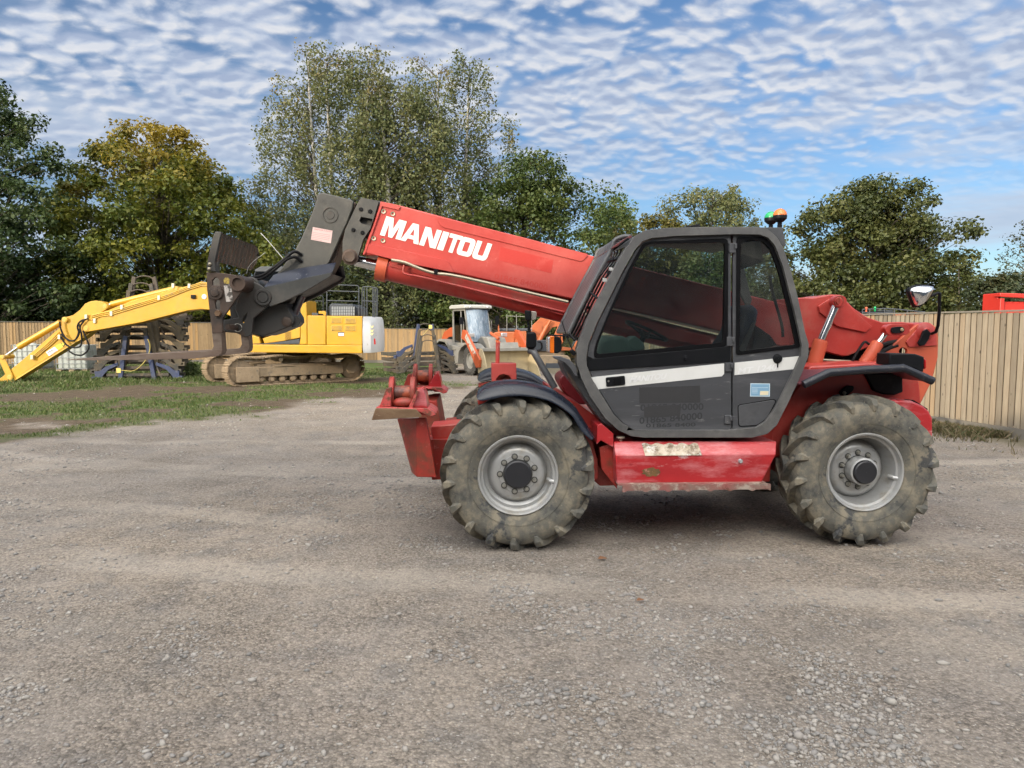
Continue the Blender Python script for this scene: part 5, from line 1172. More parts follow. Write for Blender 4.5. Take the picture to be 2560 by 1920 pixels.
ram2(DIG, XF, (600, 655), (185, 898), (60, 985), -.0, .10, .05, m_yel, nm='bucket_ram')
for w in (-.22, .20):
    xp(zI(*rounded([(-10, 980), (25, 975), (45, 1010), (125, 1180), (120, 1215), (80, 1220), (60, 1190), (-20, 1010)], 15, 3)), w, w+.04, 'bucket_link', m_yel, .01)
xp(zI((-10, 1260), (12, 1255), (28, 1290), (20, 1318), (-12, 1330)), -.2, .2, 'bucket_pin', m_brown, .01)
for (x, y, r) in ((635, 628, .09), (845, 715, .10), (1035, 500, .08), (92, 1200, .09), (1735, 322, .08), (20, 998, .07)):
    u, z = XF.p(*zI((x, y))[0], -.26); MB().lathe([(.001, 0), (r*.7, 0), (r*.75, .01), (r, .012), (r, .52), (.001, .53)], (u, -.262, z), n=20).out('pivot_pin', m_yel2, DIG)
for k, dy in enumerate((0, 14, 30)):
    xs = [(2160, 272+dy), (1990, 262+dy), (1850, 305+dy), (1650, 385+dy), (1100, 545+dy*1.2), (1000, 565+dy), (900, 590+dy*1.3)]
    MB().tube([XF.P(a, b_, -.26) for a, b_ in zI(*xs)], .017, 8).out('hydraulic_pipe', m_yel2, DIG)
for k, dx in enumerate((0, 26, 52)):
    MB().tube([XF.P(a, b_, -.20) for a, b_ in zI((580+dx*.3, 750+dx*.7), (500+dx*.4, 835+dx*.5), (330+dx*.6, 985+dx*.2))], .015, 8).out('hydraulic_pipe', m_yel2, DIG)
m_clamp = flat('pale_clamp', (.62, .58, .42), .4, .3)
for (x, y) in ((1565, 412), (1095, 568), (1198, 505), (930, 640), (845, 600), (580, 800), (310, 1000), (1705, 292), (1865, 295)):
    xp(zI((x-12, y-22), (x+12, y-22), (x+12, y+22), (x-12, y+22)), -.29, -.2, 'pipe_clamp', m_clamp, .005)
hs = [[(590, 650), (600, 720), (640, 800), (700, 840), (760, 810), (790, 720), (780, 660), (850, 625)], [(600, 770), (680, 830), (740, 830), (775, 760), (765, 690), (800, 640), (870, 620)], [(600, 800), (660, 880), (740, 905), (800, 880), (805, 780), (790, 700), (830, 640)], [(660, 915), (720, 965), (800, 980), (860, 940), (878, 880), (845, 800), (820, 740)]]
for h in hs: MB().tube(smoothp([XF.P(a, b_, -.30) for a, b_ in zI(*h)], 5), .028, 8).out('hydraulic_hose', m_hose, DIG)
m_lab = flat('white_arm_label', (.72, .72, .72), .5); m_ylab = flat('yellow_arm_label', (.75, .62, .05), .5); m_ink = flat('black_print', (.02, .02, .02), .5)
xp(zS((655, 1030), (780, 955), (828, 1005), (700, 1088)), -.178, -.17, 'arm_label', m_lab, 0)
l_ = MB()
for (y, a_, b_) in ((0, .08, .75), (1, .12, .8), (2, .15, .9)):
    p0, p1 = (672+y*14+a_*60, 1040+y*14-a_*34), (672+y*14+b_*112, 1040+y*14-b_*64); hgt_ = 9 if y == 0 else 4
    q = XF.q(zS(p0, p1, (p1[0]+4, p1[1]+hgt_), (p0[0]+4, p0[1]+hgt_)), -.18); l_.add([(a[0], -.1795, a[1]) for a in q], [(0, 1, 2, 3)])
l_.out('printed_lines', m_ink, DIG, fix=False)
xp(zS((782, 952), (890, 892), (935, 905), (900, 955), (836, 1003)), -.178, -.17, 'hazard_label', m_ylab, 0)
tri = XF.q(zS((862, 898), (935, 905), (905, 958)), -.18); tri2 = XF.q(zS((876, 905), (922, 909), (903, 943)), -.18); xt = MB().prism(tri, -.180, -.178, [tri2]).out('hazard_triangle', m_ink, DIG)
u, z = XF.p(*zI((2015, 402))[0], -.26); MB().lathe([(.001, -.02), (.075, -.02), (.085, 0)], (u, -.24, z), n=24).out('work_lamp', flat('white_lamp', (.7, .7, .68), .3), DIG)
u, z = XF.p(*zI((1915, 405))[0], -.26); MB().b2((u-.09, -.30, z-.05), (u+.06, -.24, z+.07)).out('lamp_bracket', m_black, DIG, .01)

# ------------------------------------------------------------------ stacked steel frames
m_fblue = pmat('blue_frame_paint', (.030, .045, .115), (.045, .058, .10), .5, 0, 3, [((.16, .15, .14), 6, .55, .7, .7), (RUST, 9, .66, .74, .7)])
m_fmud = pmat('muddy_frame_paint', (.11, .086, .052), (.075, .062, .042), .75, 0, 3, [((.05, .055, .06), 4, .55, .66, .8), ((.26, .2, .13), 10, .6, .7, .5)])
m_fdark = pmat('grimy_dark_frame', (.040, .040, .039), (.07, .06, .043), .7, 0, 3, [((.16, .12, .075), 5, .5, .66, .8)])
m_frust = pmat('rusty_frame', (.055, .045, .036), (.09, .07, .05), .7, 0, 3, [((.2, .12, .07), 5, .55, .7, .6)])
def frame_proto(mat, mat2, RL=2.5):
    e = empty('steel_frame'); 
    for s in (-1, 1):
        arm = [(s*1.36, .02), (s*1.36, .30), (s*1.20, .31), (s*1.02, .46), (s*.62, .60), (s*.60, .50), (s*.92, .36), (s*1.10, .16), (s*1.16, .02)]
        MB().prism(arm, 0, .06).out('outrigger', mat, e, .006)
        MB().prism([(s*1.22, -.02), (s*1.46, -.02), (s*1.46, .12), (s*1.22, .12)], -.04, .16, [circ((s*1.37, .05), .035, 8)]).out('foot', mat, e, .006)
        post = [(s*.62, .0), (s*.48, .0), (s*.26, 1.48), (s*.38, 1.52)]
        MB().prism(post, -.05, .07).out('post', mat, e, .008)
        rb = MB(); rb.b2((s*1.22, .1, .05), (s*1.34, RL, .20))
        for k in range(int(RL/.19)-2): rb.b2((s*1.34 if s > 0 else s*1.34-.012, .22+k*.19, .08), (s*1.34+.012 if s > 0 else s*1.34, .30+k*.19, .17))
        rb.out('side_rail', mat2, e)
        MB().bar((s*.78, .05, .03), (s*.60, .05, .50), .05, .05).out('brace', mat2, e)
    MB().tube(smoothp([(-.30, 0, 1.40), (-.20, 0, 1.49), (0, 0, 1.53), (.20, 0, 1.49), (.30, 0, 1.40)], 4), .022, 8).out('handle', mat2, e)
    c = MB(); c.b2((-1.0, .03, .13), (1.0, .10, .22)).b2((-1.25, RL-.08, .05), (1.25, RL, .18)).b2((-1.25, RL/2, .04), (1.25, RL/2+.08, .12)); c.out('cross_rail', mat2, e)
    return e
protos = {'blue': frame_proto(m_fblue, m_fdark, .8), 'mud': frame_proto(m_fmud, m_frust, .8), 'dark': frame_proto(m_fdark, m_frust, .8), 'rust': frame_proto(m_frust, m_frust, .8)}
protos.update({'blue2': frame_proto(m_fblue, m_fdark), 'mud2': frame_proto(m_fmud, m_frust), 'dark2': frame_proto(m_fdark, m_frust)})
used_p = set()
def put_frame(kind, x, y, z, rz, label, group):
    p = protos[kind]; o = p if kind not in used_p else copy_tree(p); used_p.add(kind)
    o.location = (x, y, z); o.rotation_euler = (0, 0, R(rz)); tag(o, label, 'steel frame', group)
Lp = gnd(344, 951)
G1 = 'steel frames in the tall stack behind the yellow excavator arm'
ORD = ['bottom', 'second', 'third', 'fourth', 'fifth', 'sixth', 'seventh', 'eighth', 'top']
kinds = ['blue', 'dark', 'mud', 'dark', 'mud', 'mud', 'mud', 'dark', 'rust']
desc = {'blue': 'blue painted', 'dark': 'grimy dark', 'mud': 'mud-brown', 'rust': 'rusty grey'}
for i, k in enumerate(kinds):
    o_ = ORD[i]+(' ' if i in (0, 8) else ' from the ground ')
    put_frame(k, Lp.x+[0, -.06, .05, -.02, .07, .03, -.05, .0, .08][i], Lp.y+i*.07, .02+i*.242+(.12 if i > 4 else 0), [9, 10, 8, 9.5, 9, 10, 8, 9, 10][i], '%s steel frame, %sof the tall stack behind the yellow arm' % (desc[k], o_), G1)
Rp = Vector((at(1071, 935, 32.2).x, 32.2, 0)); G2 = 'steel frames in the low stack beside the wheel loader'
for i, (k, t) in enumerate((('dark', 'bottom'), ('dark', 'second from the ground'), ('mud', 'third from the ground'), ('blue', 'top'))):
    put_frame(k+'2', Rp.x+[0, -.03, -.1, -.14][i], Rp.y+i*.05, terr(Rp.x, Rp.y)+.04+i*.25, 27, '%s steel frame, %s of the low stack beside the wheel loader' % (desc[k], t), G2)
m_strap = flat('yellow_strap', (.62, .50, .14), .6)
def strap(fr_, pts, w, label, zf):
    P = smoothp([fr_.P(a, b_, w) for a, b_ in zf(*pts)], 5); mb = MB()
    for a, b_ in zip(P[:-1], P[1:]): mb.bar(a, b_, .012, .055, up=(0, 1, 0))
    mb.b2((P[0][0]-.10, P[0][1]-.03, P[0][2]-.10), (P[0][0]+.05, P[0][1]+.03, P[0][2]+.06))
    o = mb.out('ratchet_strap', m_strap); o.location = fr_.o; o.rotation_euler = (0, 0, fr_.a); tag(o, label, 'strap')
strap(Fr(Lp.x, Lp.y, 0), [(395, 1400), (470, 1408), (560, 1415), (640, 1390), (720, 1320), (770, 1255), (820, 1150), (830, 1050), (800, 960)], -.12, 'loose yellow strap sagging across the front of the tall stack of frames', zK)
strap(Fr(Rp.x, Rp.y, 0), [(1485, 260), (1400, 345), (1280, 475)], -.30, 'short yellow strap tied to the top of the low stack of frames', zL)

# ------------------------------------------------------------------ white tanks in cages
m_ibc = pmat('milky_plastic', (.33, .35, .33), (.26, .285, .26), .5, 0, 1.5, [((.30, .34, .24), 4, .6, .75, .5)]); m_cage = flat('galvanised_tube', (.30, .31, .31), .4, .6)
def ibc(px, py, Y, rz, label):
    p = at(px, py, Y); e = empty('water_tank', (p.x, Y, 0), R(rz)); tag(e, label, 'water tank', 'caged white water tanks by the fence')
    MB().b2((-.55, -.45, .16), (.55, .45, 1.12)).lathe([(.13, 1.12), (.13, 1.17), (.02, 1.18)], axis='z', n=16).out('container', m_ibc, e, .07, seg=4)
    c = MB(); xs = [-.58, -.36, -.12, .12, .36, .58]; zs = [.16, .38, .62, .86, 1.10]
    for yy in (-.48, .48):
        for x in xs: c.tube([(x, yy, .12), (x, yy, 1.12)], .011, 6)
        for z in zs: c.tube([(-.6, yy, z), (.6, yy, z)], .011, 6)
    for x in (-.6, .6):
        for y in (-.45, -.2, .05, .3): c.tube([(x, y, .12), (x, y, 1.12)], .011, 6)
        for z in zs: c.tube([(x, -.48, z), (x, .48, z)], .011, 6)
    c.out('cage', m_cage, e); MB().b2((-.6, -.5, .0), (-.4, .5, .13)).b2((-.1, -.5, 0), (.1, .5, .13)).b2((.4, -.5, 0), (.6, .5, .13)).out('pallet', m_mudsteel, e); return e
ibc(195, 915, 29.0, 4, 'white caged water tank just left of the tall stack of frames')
ibc(86, 918, 29.6, -8, 'white caged water tank half hidden behind the yellow arm')

# ------------------------------------------------------------------ wheel loader
m_lgrey = pmat('loader_grey', (.215, .21, .19), (.17, .165, .15), .55, 0, 2, [((.30, .27, .21), 5, .55, .72, .7)])
m_lor = pmat('loader_orange', (.40, .08, .025), (.34, .07, .025), .45, 0, 2, [((.35, .12, .05), 8, .65, .75, .6)])
m_lw = flat('dirty_white', (.40, .40, .37), .5); m_tan = pmat('tan_bucket', (.40, .33, .20), (.32, .26, .16), .7, 0, 1.5, [((.20, .16, .11), 3, .55, .7, .7), ((.52, .46, .34), 6, .6, .7, .6)], bump=.2)
m_ltyre = pmat('loader_tyre', (.03, .03, .029), (.06, .056, .05), .85, 0, 4)
LFp = at(1173, 930, 31.6); LF = Fr(LFp.x, 31.6, -60)
gz = -.33
LD = empty('wheel_loader', (LFp.x, 31.6, gz), R(-60)); tag(LD, 'grey and orange wheel loader with white cab roof, its bucket on the ground', 'wheel loader')
def lw(u, w, sgn):
    e = empty('wheel', (u, w, .67), parent=LD); Wd = .48; rr = .60
    mb = MB(); mb.lathe([(.36, .05), (.42, .0), (.52, -.01), (.58, .03), (.61, .09), (.61, .39), (.58, .45), (.52, .49), (.42, .48), (.36, .43)], n=40)
    for k in range(22):
        for s2 in (0, 1):
            t = 2*math.pi*(k+.5*s2)/22; rg_ = []
            for (a, dt_) in ((.235, .18), (.12, .08), (.03, 0), (.0, 0)):
                ro, ri = (.68, .60) if a > .02 else (.62, .56); ring = []
                for r_, hh in ((ro, -.055), (ro, .055), (ri, .06), (ri, -.06)):
                    tt = t-dt_+hh/r_; aw = a if s2 == 0 else .48-a; ring.append((r_*math.cos(tt), aw, r_*math.sin(tt)))
                rg_.append(ring)
            mb.loft(rg_)
    mb.v = [(x, y, max(z, -.665)) for x, y, z in mb.v]; mb.out('tyre', m_ltyre, e)
    MB().lathe([(.37, .06), (.35, .04), (.33, .05), (.30, .12), (.22, .14), (.20, .08), (.12, .06), (.001, .05)], n=32).out('rim', m_lgrey, e)
    return e
lw1 = lw(0, 0, 1); lw2 = copy_tree(lw1, LD); lw2.location = (-2.95, 0, .67)
for q in (lw1, lw2): mirror_w(q, 1.2)
def lp(pts, w0, w1, name, mat, bevel=.015, par=None, **k): return MB().prism(pts, w0, w1).out(name, mat, par or LD, bevel, **k)
lp([(-4.3, .75), (-4.3, 1.5), (-3.9, 1.95), (-3.2, 2.15), (-2.4, 2.2), (-2.3, 1.2), (-2.2, .7)], .55, 1.85, 'engine_hood', m_lor, .05)
lp([(-4.25, .8), (-4.2, 1.3), (-3.2, 1.7), (-2.3, 1.75), (-2.3, .7)], .5, .56, 'hood_side', m_black)
lp([(-3.75, 1.1), (-3.6, 1.36), (-3.2, 1.5), (-2.6, 1.46), (-2.25, 1.2), (-2.15, .8), (-2.0, .5), (-1.2, .5), (-1.1, 1.0), (-.9, 1.25), (-2.1, 1.36), (-2.4, 1.50), (-2.8, 1.58), (-3.3, 1.6), (-3.75, 1.4)], .0, .55, 'rear_fender', m_lgrey)
mirror_w(kids(LD)[-1], 1.2)
lp([(-.95, 1.1), (-.85, 1.35), (-.4, 1.45), (.2, 1.43), (.6, 1.25), (.6, 1.19), (.2, 1.37), (-.4, 1.38), (-.75, 1.25)], -.02, .5, 'front_fender', m_lgrey); mirror_w(kids(LD)[-1], 1.2)
lp([(-4.0, .5), (-4.0, .8), (.5, .8), (.6, .5)], .6, 1.8, 'chassis', m_lgrey)
lp([(-.75, .6), (-.75, 1.5), (-.35, 1.75), (.35, 1.7), (.65, 1.1), (.6, .5)], .75, 1.65, 'front_frame', m_lgrey, .03)
for i, (a, b_) in enumerate(((-1.95, .5), (-1.9, .85), (-1.85, 1.15))): MB().b2((a, -.05, b_-.02), (a+.5, .35, b_+.02)).out('step', m_lgrey, LD)
# cab
CF = [(-2.25, 1.3), (-2.35, 3.02), (-1.05, 3.02), (-.72, 1.9), (-.85, 1.3)]
cb = MB(); holes = [(-2.18, 1.45), (-2.25, 2.92), (-1.5, 2.92), (-1.45, 1.45)]; h2 = [(-1.38, 1.45), (-1.42, 2.92), (-1.12, 2.92), (-.82, 1.9), (-.92, 1.45)]
for w in (.30, 1.45): MB().prism(CF, w, w+.06, [holes, h2]).out('cab_side', m_lgrey, LD, .01)
MB().b2((-2.3, .33, 1.25), (-.85, 1.48, 1.42)).out('cab_floor', m_lgrey, LD)
MB().b2((-2.36, .30, 1.3), (-2.30, 1.51, 3.0)).out('cab_back', m_lgrey, LD)
for w in (.33, 1.46): MB().prism([(-2.2, 1.45), (-2.27, 2.94), (-1.1, 2.94), (-.8, 1.9), (-.9, 1.45)], w, w+.01).out('cab_glass', m_tint, LD)
ws = MB(); ring = []
for k in range(9): t = k/8; w = .36+1.1*t; bul = .16*math.sin(math.pi*t); ring.append([(-.72-.0+bul, w, 1.5), (-.74+bul, w, 1.9), (-1.03+bul, w, 2.98)])
ws.loft(ring, caps=False, closed=False).out('windscreen', pmat('protective_film', (.26, .31, .36), (.12, .17, .22), .25, .3, 2.2, [((.48, .52, .56), 5, .56, .64, .8)], stretch=(1, 3, .6)), LD, ang=80)
rfm = MB(); rfm.prism([(-2.5, 3.02), (-2.5, 3.14), (-2.3, 3.20), (-.95, 3.20), (-.8, 3.14), (-.8, 3.02)], .20, 1.60); rfm.out('cab_roof', m_lw, LD, .03)
for w in (.45, 1.35): MB().sph((-.78, w, 3.08), .06, 12, 8).out('work_lamp', m_lens, LD)
for w in (.18, 1.62): MB().tube([(-.95, w, 1.6), (-.9, w, 2.4), (-1.0, w+.0, 2.5)], .02, 6).out('hand_rail', m_lgrey, LD)
MB().b2((-.75, -.12, 2.3), (-.7, .08, 2.62)).tube([(-1.0, .3, 2.5), (-.75, 0, 2.5)], .015, 6).out('mirror', m_black, LD)
MB().b2((-.72, 1.72, 2.3), (-.68, 1.9, 2.7)).tube([(-1.0, 1.5, 2.5), (-.72, 1.8, 2.5)], .015, 6).out('mirror', m_black, LD)
MB().b2((-1.6, 1.0, 1.5), (-1.1, 1.3, 1.95)).b2((-1.7, .95, 1.5), (-1.55, 1.35, 2.4)).out('seat', m_black, LD, .05)
MB().b2((-.55, .2, 1.72), (-.42, .5, 1.9)).out('head_lamp', m_lens, LD, .02); MB().b2((-.55, 1.9, 1.72), (-.42, 2.2, 1.9)).out('head_lamp', m_lens, LD, .02)
arm_ = [(-.35, 1.68), (-.2, 2.05), (.05, 2.02), (.7, 1.45), (1.42, .78), (1.36, .45), (1.1, .42), (.6, 1.0), (.05, 1.55)]
la = lp(arm_, -.23, -.11, 'lift_arm', m_lor, .01); lp(arm_, 2.47, 2.59, 'lift_arm', m_lor, .01)
# writing along the arm
cu = bpy.data.curves.new('t', 'FONT'); cu.body = 'LIEBHERR'; cu.offset = .03; cu.size = .26; o = bpy.data.objects.new('t', cu); C.objects.link(o)
bpy.context.evaluated_depsgraph_get().update(); me = bpy.data.meshes.new_from_object(o.evaluated_get(bpy.context.evaluated_depsgraph_get())); bpy.data.objects.remove(o)
d_ = (Vector((1.30, 0, .68))-Vector((.10, 0, 1.78))); dl_ = d_.length; d_.normalize(); n_ = Vector((-d_.z, 0, d_.x)); xs = [v.co.x for v in me.vertices]; mx_ = max(xs)
vs = [Vector((.10, -.236, 1.74))+d_*(v.co.x/mx_*dl_*.80)+n_*(v.co.y-.02)*1.0 for v in me.vertices]; MB().add(vs, [tuple(p.vertices) for p in me.polygons]).out('lettering', m_lw, LD, fix=False)
lp([(.1, 1.3), (.2, 1.7), (.6, 1.5), (.95, 1.2), (.9, 1.0), (.5, 1.2)], 1.12, 1.28, 'tilt_lever', m_lor); MB().b2((.55, -.11, 1.05), (.72, 2.47, 1.2)).out('cross_tube', m_lor, LD)
MB().tube([(-.3, .9, 1.2), (.6, .95, .9)], .07, 12).tube([(-.3, 1.5, 1.2), (.6, 1.45, .9)], .07, 12).out('lift_ram', m_lor, LD)
MB().tube([(-.2, 1.2, 1.9), (.55, 1.2, 1.65)], .065, 12).out('tilt_ram', m_lor, LD)
# bucket: curved shell open forward, side cheeks, spill guard, cutting edge
prf = [(2.05, .03), (1.5, .02), (1.2, .06), (1.05, .20), (1.0, .45), (1.02, .80), (1.12, 1.10), (1.22, 1.25)]
bk_ = MB(); inn = [(x+.03*(1 if i > 1 else 0), z+.03*(1 if i < 4 else 0)) for i, (x, z) in enumerate(prf)]
BE = empty('bucket', parent=LD)
bk_.prism(prf+list(reversed([(a+.035, b_+.035) if i < 4 else (a+.05, b_) for i, (a, b_) in enumerate(prf)])), -.06, 2.42).out('bucket_shell', m_tan, BE, ang=50)
chk = [(2.1, .03), (1.5, .02), (1.2, .06), (1.05, .20), (1.0, .45), (1.02, .80), (1.12, 1.10), (1.22, 1.25), (1.40, 1.22), (1.62, .95), (1.82, .5)]
for w in (-.095, 2.42): MB().prism(chk, w, w+.035).out('bucket_cheek', m_tan, BE, .004)
MB().b2((1.15, -.09, 1.13), (1.40, 2.45, 1.27)).out('spill_guard', m_lgrey, BE, .01); MB().b2((1.95, -.12, .0), (2.2, 2.48, .035)).out('cutting_edge', m_tan, BE)
MB().prism([(1.1, 1.27), (1.1, 1.5), (1.2, 1.5), (1.3, 1.27)], .8, 1.8).out('spill_plate', m_lgrey, BE)

# ------------------------------------------------------------------ orange excavator far right of the loader
m_or = pmat('orange_paint', (.39, .10, .028), (.32, .085, .028), .45, 0, 1.5, [((.32, .12, .05), 5, .6, .75, .6)])
OY = 38.; oc = at(1290, 915, OY); OF = Fr(oc.x, OY, 0); OD = empty('excavator', (oc.x, OY, 0)); tag(OD, 'orange tracked excavator behind the loader bucket with its boom raised', 'excavator')
op = bx(OF, OD, None)
op(zJ((1310, 540), (1330, 518), (1380, 510), (1530, 512), (1530, 664), (1380, 664), (1320, 640)), 0, 2.4, 'counterweight', m_or, .05)
op(zJ((1530, 505), (1640, 505), (1660, 600), (1660, 660), (1530, 664)), -.05, 2.4, 'engine_door', m_or, .03)
op(zJ((1535, 600), (1640, 605), (1640, 655), (1535, 655)), -.07, -.05, 'lower_door', m_or, .01)
op(zJ((1370, 478), (1640, 476), (1690, 480), (1690, 508), (1370, 508)), .3, 1.6, 'bonnet', m_xgrey, .05)
for x in (1450, 1545, 1696): op(zJ((x-3, 340 if x < 1600 else 400), (x+3, 340 if x < 1600 else 400), (x+3, 505), (x-3, 505)), .2, .26, 'rail_post', m_lgrey, 0)
op(zJ((1450, 352), (1700, 362), (1700, 367), (1450, 357)), .2, .24, 'top_rail', m_lgrey, 0)
op(zJ((1362, 460), (1370, 440), (1378, 510), (1362, 510)), .1, .2, 'marker', m_or, 0)
op(zJ((1640, 570), (1700, 450), (1760, 395), (1820, 335), (1990, 368), (2100, 420), (2300, 560), (2250, 620), (2080, 500), (1980, 450), (1900, 470), (1800, 590), (1740, 640), (1660, 660)), .9, 1.4, 'boom', m_or, .02)
def P4(x, y, w): a, b_ = zJ((x, y))[0]; return OF.P(a, b_, w)
for w in (.7, 1.6): MB().tube([P4(1760, 620, w), P4(1850, 450, w)], .13, 14).tube([P4(1850, 450, w), P4(1880, 400, w)], .07, 12).out('boom_ram', m_or, OD)
op(zJ((1880, 640), (1960, 440), (2000, 450), (1960, 640)), .4, .6, 'arm_ram', m_or, .02)
op(zJ((1660, 590), (1990, 600), (1990, 705), (1700, 705)), .2, 2.2, 'slew_frame', m_xgrey, .03)
op(zJ((1990, 480), (2200, 480), (2220, 700), (1990, 700)), 0, 1.1, 'cab', m_or, .04); op(zJ((2000, 500), (2190, 500), (2200, 600), (2000, 600)), -.02, 0, 'cab_glass', m_tint, .01)
MB().tube(smoothp([P4(1740, 700, -.1), P4(1790, 680, -.1), P4(1790, 620, -.1), P4(1750, 610, -.1)], 4), .05, 8).out('hydraulic_hose', m_hose, OD)
for w in (-.3, 2.2):
    op(zJ(*rounded([(1560, 745), (2060, 745), (2090, 800), (2060, 880), (1590, 880), (1540, 820)], 30, 4)), w, w+.6, 'track', m_mudsteel, .03)
op(zJ((1835, 822), (1990, 822), (1990, 880), (1835, 880)), -.34, -.3, 'track_frame', m_xgrey, .01)
op(zJ((1600, 700), (2020, 700), (2020, 760), (1600, 760)), .3, 2.2, 'undercarriage', m_mudsteel, .02)
font_on(OF, 'ZAXIS', zJ((1455, 612), (1505, 612), (1505, 570), (1455, 570)), -.02, m_ink, OD) if False else None

# ------------------------------------------------------------------ wooden fences
def wood(name, c1, c2, c3):
    m, nt, b, L = base_mat(name); at_ = nd(nt, 'ShaderNodeAttribute', attribute_name='rnd'); tc = nd(nt, 'ShaderNodeTexCoord')
    mp = nd(nt, 'ShaderNodeMapping'); mp.inputs['Scale'].default_value = (9, 9, 1.1); L(tc.outputs['Object'], mp.inputs[0])
    ad = nd(nt, 'ShaderNodeVectorMath', operation='ADD'); cb_ = nd(nt, 'ShaderNodeCombineXYZ'); mu = nd(nt, 'ShaderNodeMath', operation='MULTIPLY'); mu.inputs[1].default_value = 90
    L(at_.outputs['Fac'], mu.inputs[0]); L(mu.outputs[0], cb_.inputs[2]); L(mp.outputs[0], ad.inputs[0]); L(cb_.outputs[0], ad.inputs[1])
    n = nd(nt, 'ShaderNodeTexNoise', Scale=2.2, Detail=8, Roughness=.7, Distortion=.6); L(ad.outputs[0], n.inputs['Vector'])
    r = ramp(nt, .32, .7); L(n.outputs[0], r.inputs[0]); c = mixc(nt, r.outputs[0], c1, c2)
    r2 = ramp(nt, .72, 1.0); L(at_.outputs['Fac'], r2.inputs[0]); c = mixc(nt, r2.outputs[0], c, c3)
    r3 = ramp(nt, .0, .5, (.6,)*3+(1,), (0, 0, 0, 1)); L(at_.outputs['Fac'], r3.inputs[0]); c = mixc(nt, r3.outputs[0], c, tuple(k*.6 for k in c1))
    mp2 = nd(nt, 'ShaderNodeMapping'); mp2.inputs['Scale'].default_value = (8, 8, 3.2); L(tc.outputs['Object'], mp2.inputs[0])
    vo = nd(nt, 'ShaderNodeTexVoronoi', Scale=1.0); L(mp2.outputs[0], vo.inputs['Vector']); r4 = ramp(nt, .07, .12, (1, 1, 1, 1), (0, 0, 0, 1)); L(vo.outputs['Distance'], r4.inputs[0])
    c = mixc(nt, r4.outputs[0], c, tuple(k*.38 for k in c1))
    L(c, b.inputs['Base Color']); b.inputs['Roughness'].default_value = .8; bp = nd(nt, 'ShaderNodeBump', Strength=.3, Distance=.003); L(n.outputs[0], bp.inputs['Height']); L(bp.outputs[0], b.inputs['Normal']); return m
m_wood = wood('fence_board_wood', (.25, .205, .15), (.37, .315, .235), (.36, .24, .13)); m_wood2 = wood('warm_fence_wood', (.25, .165, .085), (.38, .265, .14), (.42, .25, .10))
m_wcap = wood('weathered_rail_wood', (.20, .18, .15), (.28, .25, .20), (.24, .2, .15))
m_wdark = flat('painted_gap_shade', (.07, .055, .04), .9)  # dark sheet colour stands in for the shade in the board gaps
def fence(pts, H, name, label, mat, step=.112, face=1, sag=.02):
    root = empty(name, (pts[0][0], pts[0][1], 0)); tag(root, label, 'fence'); B, Rn = MB(), []
    o0 = Vector((pts[0][0], pts[0][1], 0)); gb, cp_, po = MB(), MB(), []
    BK_ = MB()
    for a, b_ in zip(pts[:-1], pts[1:]):
        a, b_ = Vector((*a, 0)), Vector((*b_, 0)); d = (b_-a); Ln = d.length; d.normalize(); nrm = Vector((d.y, -d.x, 0))*face
        n = int(Ln/step)
        for i in range(n):
            p = a+d*(i*step); z0 = terr(p.x, p.y); top = z0+H+random.uniform(-.012, .006); j = random.uniform(-.006, .006)
            q0, q1 = p-o0, p+d*(step*.972)-o0; t0, t1 = .004+j, .026+j; zb = z0+.17
            v = [q0+nrm*t0, q1+nrm*t1, q1+nrm*(t1-.012), q0+nrm*(t0-.006)]
            B.add([(k.x, k.y, zb) for k in v]+[(k.x, k.y, top) for k in v], [(0, 1, 5, 4), (1, 2, 6, 5), (2, 3, 7, 6), (3, 0, 4, 7), (4, 5, 6, 7), (3, 2, 1, 0)]); Rn += [random.random()]*6
        m_ = max(int(Ln/2.4), 1); a2, b2_ = a-o0-nrm*.004, b_-o0-nrm*.004; BK = MB() if a is None else BK_
        for i in range(m_):
            p, q = a+d*(Ln*i/m_)-o0, a+d*(Ln*(i+1)/m_)-o0; zp, zq = terr(*(p+o0)[:2]), terr(*(q+o0)[:2])
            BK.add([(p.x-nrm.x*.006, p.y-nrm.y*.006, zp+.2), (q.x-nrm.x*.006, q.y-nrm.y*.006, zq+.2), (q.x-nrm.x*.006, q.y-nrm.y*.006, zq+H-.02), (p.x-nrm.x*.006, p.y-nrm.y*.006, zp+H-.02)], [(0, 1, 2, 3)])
            gb.bar((p.x+nrm.x*.01, p.y+nrm.y*.01, zp+.08), (q.x+nrm.x*.01, q.y+nrm.y*.01, zq+.08), .035, .17)
            cp_.bar((p.x, p.y, zp+H+.022), (q.x, q.y, zq+H+.022), .075, .03)
            for zz_ in (.5, 1.1, 1.75): cp_.bar((p.x-nrm.x*.04, p.y-nrm.y*.04, zp+zz_), (q.x-nrm.x*.04, q.y-nrm.y*.04, zq+zz_), .05, .08)
            po.append((p, zp, nrm))
    bo = B.out('boards', mat, root, fix=False, ang=30); at_ = bo.data.attributes.new('rnd', 'FLOAT', 'FACE'); at_.data.foreach_set('value', np.array(Rn, dtype=np.float32))
    BK_.out('gap_shade_sheet', m_wdark, root, fix=False); gb.out('gravel_board', m_wcap, root); cp_.out('rail', m_wcap, root); first = None
    for p, zp, nrm in po:
        if first is None: first = MB().b2((-.05, -.05, -.1), (.05, .05, H-.02)).out('post', m_wcap, root); o = first
        else: o = first.copy(); C.objects.link(o)
        o.location = (p.x-nrm.x*.09, p.y-nrm.y*.09, zp)
    return root
rf_ = gnd(2560, 1099); rdir = Vector((-.2565, .9665, 0))
pA = Vector((rf_.x, rf_.y, 0))-rdir*7; pB = Vector((rf_.x, rf_.y, 0))+rdir*19
